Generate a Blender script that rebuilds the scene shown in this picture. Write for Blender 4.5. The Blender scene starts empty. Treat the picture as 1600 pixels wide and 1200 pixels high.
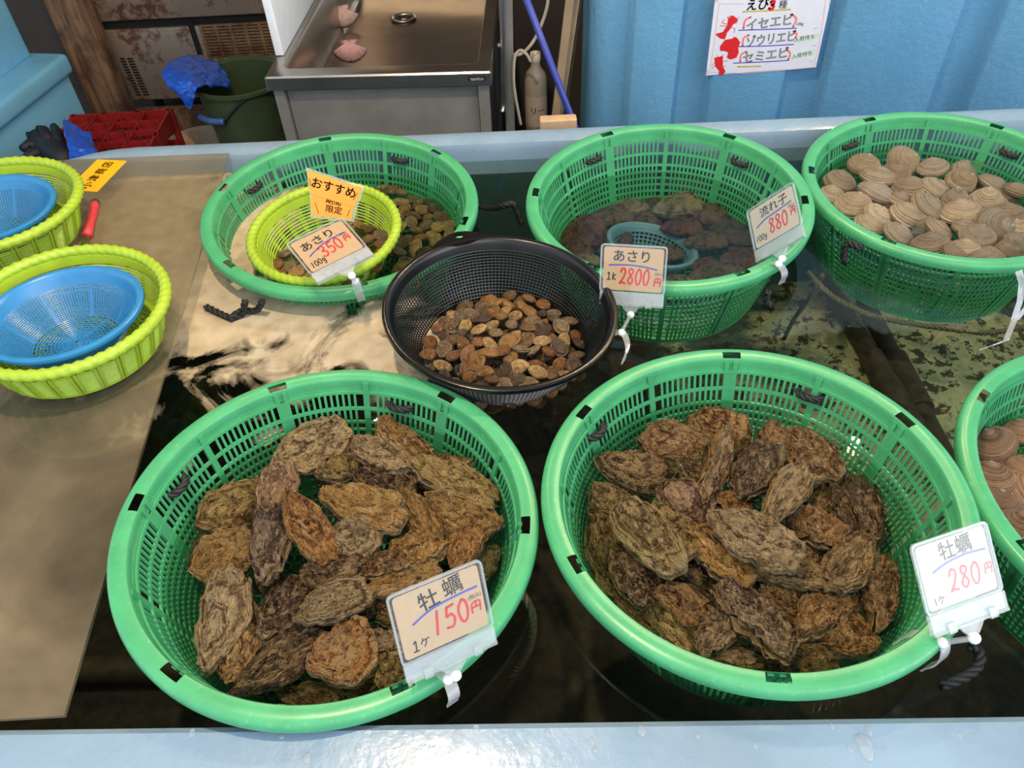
import bpy, math, random
import numpy as np
from mathutils import Vector, Matrix, Euler, noise as mnoise

# ------------------------------------------------------------------ camera, world, lights
SC = bpy.context.scene
COL = SC.collection
PI = math.pi
W, H, F = 1600, 1200, 1210.0
CAM = np.array([0.0, 0.0, 0.76006])          # z = 0 is the plane of the basket rims
PITCH, ROLL = math.radians(45.45), math.radians(-2.98)
cp, sp = math.cos(PITCH), math.sin(PITCH)
FWD = np.array([0, cp, -sp]); UP0 = np.array([0, sp, cp]); RT0 = np.array([1.0, 0, 0])
cr, sr = math.cos(ROLL), math.sin(ROLL)
RT = cr*RT0 + sr*UP0; UP = -sr*RT0 + cr*UP0
cam = bpy.data.cameras.new('camera'); camo = bpy.data.objects.new('camera', cam); COL.objects.link(camo)
cam.sensor_width = 36; cam.lens = 36*F/W; cam.clip_start = 0.02
camo.matrix_world = Matrix(((RT[0], UP[0], -FWD[0], CAM[0]), (RT[1], UP[1], -FWD[1], CAM[1]), (RT[2], UP[2], -FWD[2], CAM[2]), (0, 0, 0, 1)))
SC.camera = camo
SC.view_settings.view_transform = 'Standard'; SC.view_settings.look = 'None'
SC.view_settings.gamma = 1; SC.view_settings.use_curve_mapping = False
SC.view_settings.exposure = -0.12
SC.cycles.transparent_max_bounces = 24
SC.cycles.max_bounces = 8
SC.cycles.caustics_reflective = False; SC.cycles.caustics_refractive = False
world = bpy.data.worlds.new('sky'); SC.world = world; world.use_nodes = True
bg = world.node_tree.nodes['Background']; bg.inputs[0].default_value = (0.86, 0.93, 1.0, 1); bg.inputs[1].default_value = 1.5
wn, wl = world.node_tree.nodes, world.node_tree.links          # hazy sky, much brighter on the sun's side
tcw = wn.new('ShaderNodeTexCoord'); dtw = wn.new('ShaderNodeVectorMath'); dtw.operation = 'DOT_PRODUCT'; dtw.inputs[1].default_value = Vector((.82, -.49, .30)).normalized()
wl.new(tcw.outputs['Generated'], dtw.inputs[0])
def wmath(op, a, b):
    x = wn.new('ShaderNodeMath'); x.operation = op
    for i, q in ((0, a), (1, b)):
        if hasattr(q, 'links'): wl.new(q, x.inputs[i])
        else: x.inputs[i].default_value = q
    return x.outputs[0]
wl.new(wmath('ADD', wmath('MULTIPLY', wmath('POWER', wmath('MAXIMUM', dtw.outputs['Value'], 0.0), 30.0), 5.0), 1.45), bg.inputs[1])
def area(name, loc, target, sx, sy, power, color):
    l = bpy.data.lights.new(name, 'AREA'); l.shape = 'RECTANGLE'; l.size = sx; l.size_y = sy; l.energy = power; l.color = color
    o = bpy.data.objects.new(name, l); COL.objects.link(o); o.location = loc
    o.rotation_euler = (Vector(target)-Vector(loc)).to_track_quat('-Z', 'Y').to_euler()
    return o
area('daylight_from_shop_front', (1.6, -1.6, 2.2), (0.2, 1.2, -0.1), 2.6, 1.6, 35, (1.0, 0.97, 0.93))
LAMPS = [(0.647, 1.890, 1.5), (1.293, 1.873, 1.5), (-0.55, 2.1, 1.5), (-0.25, 0.62, 1.62)]
for i, q in enumerate(LAMPS):
    l = bpy.data.lights.new('lamp_light', 'POINT'); l.energy = (44, 32, 20, 80)[i]; l.color = (1.0, 0.74, 0.46); l.shadow_soft_size = 0.03
    o = bpy.data.objects.new('lamp_light', l); COL.objects.link(o); o.location = (q[0], q[1], q[2]-0.07)

def ray(u, v): return FWD + (u-800)/F*RT - (v-600)/F*UP
def at(u, v, z=None, Y=None, X=None):
    d = ray(u, v)
    t = (z-CAM[2])/d[2] if z is not None else (Y/d[1] if Y is not None else X/d[0])
    return Vector(CAM + t*d)
def proj(P):
    D = np.array(P)-CAM; w = D@FWD
    return 800+F*(D@RT)/w, 600-F*(D@UP)/w
rng = random.Random(7)

# ------------------------------------------------------------------ helpers
def srgb(r, g, b):
    f = lambda c: (c/255/12.92 if c/255 <= .04045 else ((c/255+.055)/1.055)**2.4)
    return (f(r), f(g), f(b), 1)
class MB:
    def __init__(s): s.v = []; s.f = []; s.m = []; s.cm = 0
    def add(s, vs, fs):
        b = len(s.v); s.v.extend([tuple(x) for x in vs]); s.f.extend([tuple(b+i for i in f) for f in fs]); s.m.extend([s.cm]*len(fs))
        return s
    def box(s, c, d, R=None):
        c = Vector(c); h = Vector(d)/2; vs = []
        for x in (-1, 1):
            for y in (-1, 1):
                for z in (-1, 1):
                    q = Vector((x*h.x, y*h.y, z*h.z)); vs.append(c+(R@q if R else q))
        return s.add(vs, [(0, 1, 3, 2), (4, 6, 7, 5), (0, 4, 5, 1), (2, 3, 7, 6), (0, 2, 6, 4), (1, 5, 7, 3)])
    def hexa(s, bot, top):
        return s.add(list(bot)+list(top), [(3, 2, 1, 0), (4, 5, 6, 7)]+[(i, (i+1) % 4, 4+(i+1) % 4, 4+i) for i in range(4)])
    def prism(s, poly, z0, z1, M=None):
        n = len(poly); vs = [Vector((x, y, z0)) for x, y in poly]+[Vector((x, y, z1)) for x, y in poly]
        if M: vs = [M@q for q in vs]
        return s.add(vs, [tuple(range(n-1, -1, -1)), tuple(range(n, 2*n))]+[(i, (i+1) % n, n+(i+1) % n, n+i) for i in range(n)])
    def lathe(s, prof, n=64, closed=False, M=None, a0=0, a1=2*PI):
        full = abs(a1-a0-2*PI) < 1e-6; k = len(prof); na = n if full else n+1; vs = []
        for i in range(na):
            a = a0+(a1-a0)*i/n; c, q = math.cos(a), math.sin(a)
            for r, z in prof:
                p = Vector((r*c, r*q, z)); vs.append(M@p if M else p)
        fs = []
        for i in range(n):
            j = (i+1) % na
            for t in range(k if closed else k-1):
                u = (t+1) % k
                fs.append((i*k+t, j*k+t, j*k+u, i*k+u))
        return s.add(vs, fs)
    def tube(s, pts, r, n=8, closed=False, caps=True):
        P = [Vector(p) for p in pts]; m = len(P); vs = []; prev = None
        for i in range(m):
            if closed: t = (P[(i+1) % m]-P[i-1]).normalized()
            else: t = (P[min(i+1, m-1)]-P[max(i-1, 0)]).normalized()
            if prev is None:
                up = Vector((0, 0, 1)) if abs(t.z) < .9 else Vector((1, 0, 0)); a = t.cross(up).normalized()
            else: a = (prev-t*prev.dot(t)).normalized()
            prev = a; b = t.cross(a); rr = r[i] if hasattr(r, '__len__') else r
            for k in range(n):
                g = 2*PI*k/n; vs.append(P[i]+a*math.cos(g)*rr+b*math.sin(g)*rr)
        fs = []
        for i in range(m if closed else m-1):
            j = (i+1) % m
            for k in range(n): fs.append((i*n+k, i*n+(k+1) % n, j*n+(k+1) % n, j*n+k))
        if caps and not closed: fs += [tuple(range(n-1, -1, -1)), tuple((m-1)*n+k for k in range(n))]
        return s.add(vs, fs)
    def bar(s, path, w, t):          # path: list of (centre, width_dir, thick_dir)
        vs = []
        for c, a, b in path: vs += [c-a*w/2-b*t/2, c+a*w/2-b*t/2, c+a*w/2+b*t/2, c-a*w/2+b*t/2]
        fs = [(3, 2, 1, 0)]; m = len(path)
        for i in range(m-1): fs += [(4*i+k, 4*i+(k+1) % 4, 4*i+4+(k+1) % 4, 4*i+4+k) for k in range(4)]
        fs.append(tuple(4*(m-1)+k for k in range(4)))
        return s.add(vs, fs)
    def sphere(s, c, r, n=14, k=9, sc=(1, 1, 1)):
        c = Vector(c); vs = [c+Vector((0, 0, r*sc[2]))]
        for i in range(1, k):
            a = PI*i/k
            for j in range(n): vs.append(c+Vector((r*sc[0]*math.sin(a)*math.cos(2*PI*j/n), r*sc[1]*math.sin(a)*math.sin(2*PI*j/n), r*sc[2]*math.cos(a))))
        vs.append(c-Vector((0, 0, r*sc[2]))); fs = []
        for j in range(n): fs.append((0, 1+j, 1+(j+1) % n))
        for i in range(k-2):
            for j in range(n): a = 1+i*n; fs.append((a+j, a+n+j, a+n+(j+1) % n, a+(j+1) % n))
        l = len(vs)-1; a = 1+(k-2)*n
        for j in range(n): fs.append((a+j, l, a+(j+1) % n))
        return s.add(vs, fs)
    def grid(s, fn, nu, nv):
        vs = [fn(i/nu, j/nv) for i in range(nu+1) for j in range(nv+1)]
        return s.add(vs, [(i*(nv+1)+j, (i+1)*(nv+1)+j, (i+1)*(nv+1)+j+1, i*(nv+1)+j+1) for i in range(nu) for j in range(nv)])
    def mesh(s, name, mat, smooth=False, fix=True):
        me = bpy.data.meshes.new(name); me.from_pydata(s.v, [], s.f)
        for m in (mat if isinstance(mat, (list, tuple)) else [mat]): me.materials.append(m)
        if isinstance(mat, (list, tuple)): me.polygons.foreach_set('material_index', s.m)
        me.update()
        if fix:
            import bmesh
            bm = bmesh.new(); bm.from_mesh(me); bmesh.ops.recalc_face_normals(bm, faces=bm.faces); bm.to_mesh(me); bm.free()
        if smooth is True: me.polygons.foreach_set('use_smooth', [True]*len(me.polygons))
        elif smooth:
            me.polygons.foreach_set('use_smooth', [True]*len(me.polygons))
            try: me.set_sharp_from_angle(angle=smooth)
            except Exception: pass
        return me
    def build(s, name, mat, parent=None, smooth=False, fix=True): return link(name, s.mesh(name, mat, smooth, fix), parent)
def link(name, me, parent=None):
    o = bpy.data.objects.new(name, me); COL.objects.link(o)
    if parent is not None: o.parent = parent
    return o
def tag(o, label=None, cat=None, group=None, kind=None):
    if label: o['label'] = label
    if cat: o['category'] = cat
    if group: o['group'] = group
    if kind: o['kind'] = kind
    return o
def thing(name, label, cat, M=None, group=None):
    o = bpy.data.objects.new(name, None); COL.objects.link(o); o.empty_display_size = .02
    if M is not None: o.matrix_world = M if isinstance(M, Matrix) else Matrix.Translation(Vector(M))
    return tag(o, label, cat, group)
def struct(o): o['kind'] = 'structure'; return o
def bevel(o, w, seg=3):
    m = o.modifiers.new('bevel', 'BEVEL'); m.width = w; m.segments = seg; m.limit_method = 'ANGLE'; m.angle_limit = math.radians(40)
    m.harden_normals = False
    o.data.polygons.foreach_set('use_smooth', [True]*len(o.data.polygons))
    return o
def frame_z(n, origin, rot=0.0):
    z = Vector(n).normalized(); x = Vector((1, 0, 0)); x = (x-z*x.dot(z)).normalized(); y = z.cross(x)
    M = Matrix((x, y, z)).transposed().to_4x4(); M.translation = Vector(origin)
    return M@Matrix.Rotation(rot, 4, 'Z')
ORD = 'first second third fourth fifth sixth seventh eighth ninth tenth eleventh twelfth thirteenth fourteenth fifteenth sixteenth seventeenth eighteenth nineteenth twentieth'.split()
def row_labels(things, fmt, per_row):
    """label things by rows in the picture, back row first, each row from the left"""
    q = sorted(things, key=lambda t: proj(t[0].matrix_world.translation)[1])
    n = len(q); rows = max(1, round(n/per_row)); k = 0
    for r in range(rows):
        m = (n*(r+1))//rows-(n*r)//rows; row = sorted(q[k:k+m], key=lambda t: proj(t[0].matrix_world.translation)[0]); k += m
        for j, (o, desc) in enumerate(row): o['label'] = fmt.format(d=desc, r=ORD[r], c=ORD[j])

# ------------------------------------------------------------------ materials
class NT:
    def __init__(s, name):
        s.mat = bpy.data.materials.new(name); s.mat.use_nodes = True; s.nt = s.mat.node_tree; s.N = s.nt.nodes; s.L = s.nt.links
        s.b = s.N['Principled BSDF']; s.out = s.N['Material Output']
    def n(s, t, **k):
        x = s.N.new(t)
        for a, b in k.items():
            if a.startswith('i_'):
                key = a[2:]; x.inputs[int(key) if key.isdigit() else key].default_value = b
            else: setattr(x, a, b)
        return x
    def l(s, a, b): s.L.new(a, b)
    def coord(s, kind='Object'):
        if kind == 'World': return s.n('ShaderNodeNewGeometry').outputs['Position']
        return s.n('ShaderNodeTexCoord').outputs[kind]
    def noise(s, co, scale, detail=4, rough=.55, dist=0.0, dims='3D'):
        x = s.n('ShaderNodeTexNoise', noise_dimensions=dims); x.inputs['Scale'].default_value = scale; x.inputs['Detail'].default_value = detail
        x.inputs['Roughness'].default_value = rough; x.inputs['Distortion'].default_value = dist
        if co is not None: s.l(co, x.inputs['Vector'])
        return x.outputs['Fac']
    def ramp(s, fac, stops):
        x = s.n('ShaderNodeValToRGB'); e = x.color_ramp.elements
        while len(e) < len(stops): e.new(.5)
        for q, (p, c) in zip(e, stops): q.position = p; q.color = c if hasattr(c, '__len__') else (c, c, c, 1)
        s.l(fac, x.inputs[0]); return x.outputs[0]
    def mix(s, f, a, b, mode='MIX'):
        x = s.n('ShaderNodeMix', data_type='RGBA', blend_type=mode)
        for i, q in ((0, f), (6, a), (7, b)):
            if hasattr(q, 'is_linked') or hasattr(q, 'links'): s.l(q, x.inputs[i])
            else: x.inputs[i].default_value = q
        return x.outputs[2]
    def math(s, op, a, b=0.0, clamp=False):
        x = s.n('ShaderNodeMath', operation=op, use_clamp=clamp)
        for i, q in ((0, a), (1, b)):
            if hasattr(q, 'links'): s.l(q, x.inputs[i])
            else: x.inputs[i].default_value = q
        return x.outputs[0]
    def bump(s, h, strength=.3, dist=.002):
        x = s.n('ShaderNodeBump'); x.inputs['Strength'].default_value = strength; x.inputs['Distance'].default_value = dist
        s.l(h, x.inputs['Height']); s.l(x.outputs[0], s.b.inputs['Normal']); return x.outputs[0]
    def set(s, **k):
        nm = {'color': 'Base Color', 'rough': 'Roughness', 'metal': 'Metallic', 'spec': 'Specular IOR Level', 'coat': 'Coat Weight', 'sss': 'Subsurface Weight', 'trans': 'Transmission Weight', 'alpha': 'Alpha'}
        for a, q in k.items():
            i = s.b.inputs[nm[a]]
            if hasattr(q, 'links'): s.l(q, i)
            else: i.default_value = q
        return s
def plain(name, col, rough=.5, metal=0, var=.12, scale=30, spec=.5, coat=0, bumps=0, bscale=200, co='Object'):
    t = NT(name); c = t.coord(co); f = t.noise(c, scale, 4)
    d = tuple(x*(1-var) for x in col[:3])+(1,); l = tuple(min(1, x*(1+var)) for x in col[:3])+(1,)
    t.set(color=t.ramp(f, [(.3, d), (.7, l)]), rough=rough, metal=metal, spec=spec, coat=coat)
    if bumps: t.bump(t.noise(c, bscale, 3), bumps, .001)
    return t.mat
def fresnel(t, ior):
    g = t.n('ShaderNodeNewGeometry'); fr = t.n('ShaderNodeFresnel'); t.l(t.math('ADD', t.math('MULTIPLY', g.outputs['Backfacing'], 1/ior-ior), ior), fr.inputs[0]); return fr
def clear_plastic(name, tint=(.93, .95, .96, 1), ior=1.5, rough=.03, haze=.06, hazecol=(.85, .88, .92, 1)):
    t = NT(name); tr = t.n('ShaderNodeBsdfTransparent'); tr.inputs[0].default_value = tint
    gl = t.n('ShaderNodeBsdfGlossy'); gl.inputs['Roughness'].default_value = rough; gl.inputs[0].default_value = (1, 1, 1, 1)
    df = t.n('ShaderNodeBsdfDiffuse'); df.inputs[0].default_value = hazecol
    fr = fresnel(t, ior)
    m1 = t.n('ShaderNodeMixShader'); m1.inputs[0].default_value = haze; t.l(tr.outputs[0], m1.inputs[1]); t.l(df.outputs[0], m1.inputs[2])
    m2 = t.n('ShaderNodeMixShader'); t.l(fr.outputs[0], m2.inputs[0]); t.l(m1.outputs[0], m2.inputs[1]); t.l(gl.outputs[0], m2.inputs[2])
    t.l(m2.outputs[0], t.out.inputs[0]); t.N.remove(t.b)
    return t.mat
M = {}
def basket_mat(name, base, dirt):
    t = NT(name); c = t.coord('Object'); f = t.noise(c, 25, 5); g = t.noise(c, 160, 3)
    a = tuple(x*.88 for x in base[:3])+(1,); b = tuple(min(1, x*1.1) for x in base[:3])+(1,)
    col = t.mix(t.ramp(g, [(.60, 0.0), (.72, .35)]), t.ramp(f, [(.3, a), (.7, b)]), dirt)
    t.set(color=col, rough=.32, spec=.5); t.bump(f, .12, .002); return t.mat
M['green'] = basket_mat('green_plastic', srgb(74, 166, 114), srgb(140, 186, 140))
M['greenlat'] = basket_mat('green_lattice_plastic', srgb(72, 164, 112), srgb(80, 130, 86))
M['lime'] = basket_mat('lime_plastic', srgb(160, 190, 52), srgb(118, 136, 36))
M['bluep'] = plain('blue_plastic', srgb(48, 128, 186), .3, var=.08)
M['bluebowl'] = plain('pale_blue_plastic', srgb(84, 118, 134), .35)
M['black'] = plain('black_plastic', srgb(17, 17, 20), .26, var=.2)
M['rope'] = plain('black_rope', srgb(30, 31, 34), .6, var=.4, scale=300)
M['tanrope'] = plain('weathered_rope', srgb(84, 76, 50), .7, var=.4, scale=200)
M['steel'] = plain('brushed_steel', srgb(176, 170, 162), .28, metal=1, var=.12, scale=12)
M['steelside'] = plain('dull_steel', srgb(150, 146, 140), .40, metal=.45, var=.2, scale=9)
M['white'] = plain('white_plastic', srgb(232, 236, 240), .35, var=.05)
M['ink'] = plain('black_ink', srgb(16, 15, 17), .6, spec=.2)
M['red_ink'] = plain('red_ink', srgb(212, 40, 44), .6, var=.06, spec=.2)
M['blue_ink'] = plain('blue_ink', srgb(52, 66, 180), .5, var=.06)
M['kraft'] = plain('kraft_paper', srgb(196, 166, 128), .6, var=.05, scale=120)
M['kraft_pale'] = plain('pale_paper', srgb(206, 194, 176), .6, var=.04, scale=120)
M['orange'] = plain('orange_paper', srgb(255, 160, 60), .55, var=.05)
M['yellow'] = plain('yellow_paper', srgb(248, 186, 26), .4, var=.06)
M['clear'] = clear_plastic('clear_acrylic', haze=.16)
M['sleeve'] = clear_plastic('clear_sleeve', tint=(.98, .98, .98, 1), haze=.012, rough=.06)
M['clip'] = clear_plastic('clear_clip', tint=(.90, .93, .94, 1), haze=.20, rough=.05)
M['dark'] = plain('dark_recess', srgb(16, 15, 16), .8)

def frp(name, col, scale=6, rough=.28, streak=0):
    t = NT(name); c = t.coord('World'); f = t.noise(c, scale, 5); g = t.noise(c, 90, 2); k = t.noise(c, 18, 6, .65)
    a = tuple(x*.86 for x in col[:3])+(1,); b = tuple(min(1, x*1.08) for x in col[:3])+(1,)
    base = t.ramp(f, [(.3, a), (.7, b)])
    base = t.mix(t.ramp(k, [(.62, 0.0), (.75, .28)]), base, tuple(x*.55 for x in col[:3])+(1,))
    t.set(color=base, rough=t.ramp(k, [(.35, rough*.6), (.65, rough*1.4)]))
    m = t.math('ADD', t.math('MULTIPLY', g, .5), k); t.bump(m, .25, .003); return t.mat
M['tank'] = frp('pale_blue_gelcoat', srgb(132, 158, 182))
M['tankin'] = frp('tank_inside_gelcoat', srgb(58, 88, 86))
M['lefttank'] = frp('sky_blue_gelcoat', srgb(128, 198, 236), 3, .45)
t = NT('blue_ribbed_gelcoat'); c = t.coord('World'); f = t.noise(c, 3, 4); g = t.noise(c, 70, 3, .6)
mp = t.n('ShaderNodeMapping'); mp.inputs['Scale'].default_value = (1, 1, .25); t.l(c, mp.inputs[0]); k = t.noise(mp.outputs[0], 60, 3)
t.set(color=t.ramp(f, [(.3, srgb(92, 148, 186)), (.7, srgb(108, 164, 200))]), rough=.38); t.bump(t.math('ADD', g, k), .5, .004); M['righttank'] = t.mat

# tank bottom: flaking pale paint over dark brown and teal
t = NT('flaking_tank_bottom'); c = t.coord('World')
f1 = t.noise(c, 3.2, 6, .62, .4); f2 = t.noise(c, 26, 6, .7, .3); f3 = t.noise(c, 75, 3)
sx = t.n('ShaderNodeSeparateXYZ'); t.l(c, sx.inputs[0])
dx = t.math('POWER', t.math('ABSOLUTE', t.math('DIVIDE', t.math('SUBTRACT', sx.outputs[0], .80), .55)), 2); dy = t.math('POWER', t.math('ABSOLUTE', t.math('DIVIDE', t.math('SUBTRACT', sx.outputs[1], 1.12), .42)), 2)
keep = t.math('MAXIMUM', t.math('MULTIPLY', t.math('SUBTRACT', 1.0, t.math('ADD', dx, dy)), .30), -.16)      # more pale paint near the back corner, mostly dark brown away from it
teal = t.ramp(f2, [(.35, srgb(30, 46, 44)), (.65, srgb(78, 104, 100))])
paint = t.ramp(f2, [(.3, srgb(150, 144, 108)), (.7, srgb(200, 192, 152))])
brown = t.ramp(f3, [(.3, srgb(16, 14, 11)), (.7, srgb(60, 44, 28))])
p1 = t.math('ADD', f1, keep)
col = t.mix(t.ramp(p1, [(.42, 0.0), (.56, 1.0)]), brown, teal)
col = t.mix(t.ramp(p1, [(.58, 0.0), (.66, 1.0)]), col, paint)
col = t.mix(t.ramp(t.math('ADD', f2, t.math('MULTIPLY', f3, .45)), [(.74, 0.0), (.80, .95)]), col, brown)
t.set(color=col, rough=.7); M['bottom'] = t.mat

# water: clear, slightly green, mirror at grazing angles; foam drifts along the board and the aerated corner
t = NT('sea_water'); c = t.coord('World')
tr = t.n('ShaderNodeBsdfTransparent'); tr.inputs[0].default_value = (.74, .83, .75, 1)
gl = t.n('ShaderNodeBsdfGlossy'); gl.inputs['Roughness'].default_value = .015
fr = fresnel(t, 1.34)
bm = t.n('ShaderNodeBump'); bm.inputs['Strength'].default_value = .08; bm.inputs['Distance'].default_value = .01
t.l(t.noise(c, 9, 2, .5), bm.inputs['Height']); t.l(bm.outputs[0], gl.inputs['Normal']); t.l(bm.outputs[0], fr.inputs['Normal'])
m1 = t.n('ShaderNodeMixShader'); t.l(fr.outputs[0], m1.inputs[0]); t.l(tr.outputs[0], m1.inputs[1]); t.l(gl.outputs[0], m1.inputs[2])
sx = t.n('ShaderNodeSeparateXYZ'); t.l(c, sx.inputs[0])
def blob(cx, cy, rx, ry):
    a = t.math('POWER', t.math('ABSOLUTE', t.math('DIVIDE', t.math('SUBTRACT', sx.outputs[0], cx), rx)), 2)
    b = t.math('POWER', t.math('ABSOLUTE', t.math('DIVIDE', t.math('SUBTRACT', sx.outputs[1], cy), ry)), 2)
    return t.math('SUBTRACT', 1.0, t.math('ADD', a, b))
reg = t.math('MAXIMUM', blob(-.46, 1.02, .24, .13), t.math('MAXIMUM', t.math('MULTIPLY', blob(-.27, .92, .30, .14), .45), t.math('MAXIMUM', t.math('MULTIPLY', blob(-.34, .80, .22, .12), .22), blob(-.80, 1.2, .50, .42))))
reg = t.math('MULTIPLY', t.math('MAXIMUM', reg, -1.0), .55)
fn = t.noise(c, 8, 5, .6, 1.5); fn2 = t.noise(c, 34, 2, .5)
mask = t.ramp(t.math('ADD', t.math('ADD', reg, fn), t.math('MULTIPLY', fn2, .06)), [(.62, 0.0), (.78, .95)])
df = t.n('ShaderNodeBsdfDiffuse'); t.l(t.ramp(fn2, [(.3, srgb(180, 164, 138)), (.7, srgb(206, 192, 166))]), df.inputs[0])
m2 = t.n('ShaderNodeMixShader'); t.l(mask, m2.inputs[0]); t.l(m1.outputs[0], m2.inputs[1]); t.l(df.outputs[0], m2.inputs[2])
t.l(m2.outputs[0], t.out.inputs[0]); t.N.remove(t.b); M['water'] = t.mat

# scuffed clear sheet lying over the tank
t = NT('scuffed_clear_sheet'); c = t.coord('World')
tr = t.n('ShaderNodeBsdfTransparent'); tr.inputs[0].default_value = (.80, .80, .74, 1)
df = t.n('ShaderNodeBsdfDiffuse'); f = t.noise(c, 4, 4, .55, .5); g = t.noise(c, 14, 3, .6)
t.l(t.ramp(t.math('ADD', t.math('MULTIPLY', g, .3), t.math('MULTIPLY', f, .7)), [(.3, srgb(118, 112, 94)), (.7, srgb(186, 168, 138))]), df.inputs[0])
gl = t.n('ShaderNodeBsdfGlossy'); gl.inputs['Roughness'].default_value = .05
fr = fresnel(t, 1.5)
m1 = t.n('ShaderNodeMixShader'); t.l(t.ramp(f, [(.3, .26), (.7, .46)]), m1.inputs[0]); t.l(tr.outputs[0], m1.inputs[1]); t.l(df.outputs[0], m1.inputs[2])
m2 = t.n('ShaderNodeMixShader'); t.l(fr.outputs[0], m2.inputs[0]); t.l(m1.outputs[0], m2.inputs[1]); t.l(gl.outputs[0], m2.inputs[2])
t.l(m2.outputs[0], t.out.inputs[0]); t.N.remove(t.b); M['board'] = t.mat
M['sheet_under'] = clear_plastic('sheet_underside', tint=(.97, .97, .95, 1), haze=.0, ior=1.15)

def oyster_mat(name, dark, hi):
    t = NT(name); oi = t.n('ShaderNodeObjectInfo'); uv = t.n('ShaderNodeUVMap').outputs[0]; c = t.coord('Object')
    off = t.n('ShaderNodeVectorMath', operation='ADD'); rv = t.n('ShaderNodeCombineXYZ')
    t.l(t.math('MULTIPLY', oi.outputs['Random'], 5.0), rv.inputs[0]); t.l(c, off.inputs[0]); t.l(rv.outputs[0], off.inputs[1]); c2 = off.outputs[0]
    sx = t.n('ShaderNodeSeparateXYZ'); t.l(uv, sx.inputs[0])
    n0 = t.noise(c2, 2.4, 3, .5, .3); n1 = t.noise(c2, 3.4, 4, .6, .5); n2 = t.noise(c2, 9.5, 5, .66, .7); n3 = t.noise(c2, 26, 3, .6, .3)
    pos = t.math('ADD', t.math('MULTIPLY', sx.outputs[1], 5.0), t.math('ADD', t.math('MULTIPLY', n1, 2.4), t.math('MULTIPLY', n2, .9))); lay = t.math('FRACT', pos)
    bv = t.n('ShaderNodeCombineXYZ'); t.l(t.math('MULTIPLY', oi.outputs['Random'], 40.0), bv.inputs[0]); t.l(pos, bv.inputs[1]); band = t.noise(bv.outputs[0], 1.3, 2, .5)
    tint = oi.outputs['Color']; deep = t.mix(1.0, tint, dark, 'MULTIPLY'); black = t.mix(1.0, tint, (.10, .075, .065, 1), 'MULTIPLY'); pale = t.mix(.62, tint, hi)
    base = t.mix(t.ramp(band, [(.38, 1.0), (.50, 0.0)]), tint, deep)
    base = t.mix(t.ramp(band, [(.52, 0.0), (.60, .8)]), base, pale)
    base = t.mix(t.ramp(n0, [(.34, .65), (.48, 0.0)]), base, deep)
    base = t.mix(t.ramp(n2, [(.52, 0.0), (.61, .88)]), base, pale)
    base = t.mix(t.ramp(n2, [(.36, .95), (.43, 0.0)]), base, black)
    base = t.mix(t.ramp(lay, [(.0, .0), (.86, .0), (.95, .9), (1.0, .9)]), base, black)
    base = t.mix(t.ramp(lay, [(.0, .7), (.10, .0)]), base, pale)
    base = t.mix(t.ramp(n3, [(.62, 0.0), (.70, .6)]), base, hi)
    base = t.mix(t.ramp(n3, [(.32, .7), (.40, 0.0)]), base, black)
    base = t.mix(t.ramp(sx.outputs[1], [(.95, 0.0), (1.0, .6)]), base, hi)
    t.set(color=base, rough=t.ramp(n2, [(.35, .14), (.65, .42)]), spec=.7)
    h = t.math('ADD', t.math('MULTIPLY', lay, .5), t.math('ADD', t.math('MULTIPLY', n2, 1.6), t.math('MULTIPLY', n3, .5))); t.bump(h, 1.0, .055); return t.mat
M['oyster'] = oyster_mat('oyster_shell', (.20, .145, .10, 1), srgb(246, 206, 140))
M['oyster_low'] = oyster_mat('oyster_lower_shell', (.25, .19, .15, 1), srgb(244, 212, 160))
def clam_mat(name, marb, bands, dark, light):
    t = NT(name); oi = t.n('ShaderNodeObjectInfo'); uv = t.n('ShaderNodeUVMap').outputs[0]; c = t.coord('Object')
    off = t.n('ShaderNodeVectorMath', operation='ADD'); rv = t.n('ShaderNodeCombineXYZ')
    t.l(t.math('MULTIPLY', oi.outputs['Random'], 3.0), rv.inputs[0]); t.l(c, off.inputs[0]); t.l(rv.outputs[0], off.inputs[1]); c2 = off.outputs[0]
    sx = t.n('ShaderNodeSeparateXYZ'); t.l(uv, sx.inputs[0])
    n1 = t.noise(c2, 6, 5, .66, .6); n2 = t.noise(c2, 16, 4, .6)
    gv = t.n('ShaderNodeCombineXYZ'); t.l(t.math('MULTIPLY', sx.outputs[1], 1.0), gv.inputs[1]); t.l(t.math('MULTIPLY', oi.outputs['Random'], 9.0), gv.inputs[0])
    g1 = t.noise(gv.outputs[0], bands, 3, .7); 
    tint = oi.outputs['Color']
    base = t.mix(t.ramp(g1, [(.38, 1.0), (.56, 0.0)]), tint, t.mix(1.0, tint, dark, 'MULTIPLY'))
    base = t.mix(t.ramp(n1, [(.46, 0.0), (.60, marb)]), base, t.mix(1.0, tint, light, 'MULTIPLY'))
    base = t.mix(t.ramp(sx.outputs[1], [(.0, .45), (.12, 0.0)]), base, t.mix(.5, tint, light))
    t.set(color=base, rough=t.ramp(n2, [(.3, .25), (.7, .42)]), spec=.5)
    fine = t.math('SINE', t.math('MULTIPLY', sx.outputs[1], 150.0)); t.bump(t.math('ADD', t.math('MULTIPLY', fine, .25), g1), .6, .02); return t.mat
M['manila'] = clam_mat('clam_shell', .65, 12, (.30, .24, .20, 1), (1.7, 1.55, 1.3, 1))
M['surf'] = clam_mat('big_clam_shell', .25, 22, (.52, .44, .38, 1), (1.35, 1.35, 1.32, 1))
M['sugar'] = clam_mat('purple_clam_shell', .2, 9, (.42, .34, .34, 1), (1.5, 1.4, 1.35, 1))
t = NT('abalone_shell'); oi = t.n('ShaderNodeObjectInfo'); c = t.coord('Object'); n1 = t.noise(c, 5, 6, .68, .5); n2 = t.noise(c, 12, 5, .66, .4)
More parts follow.
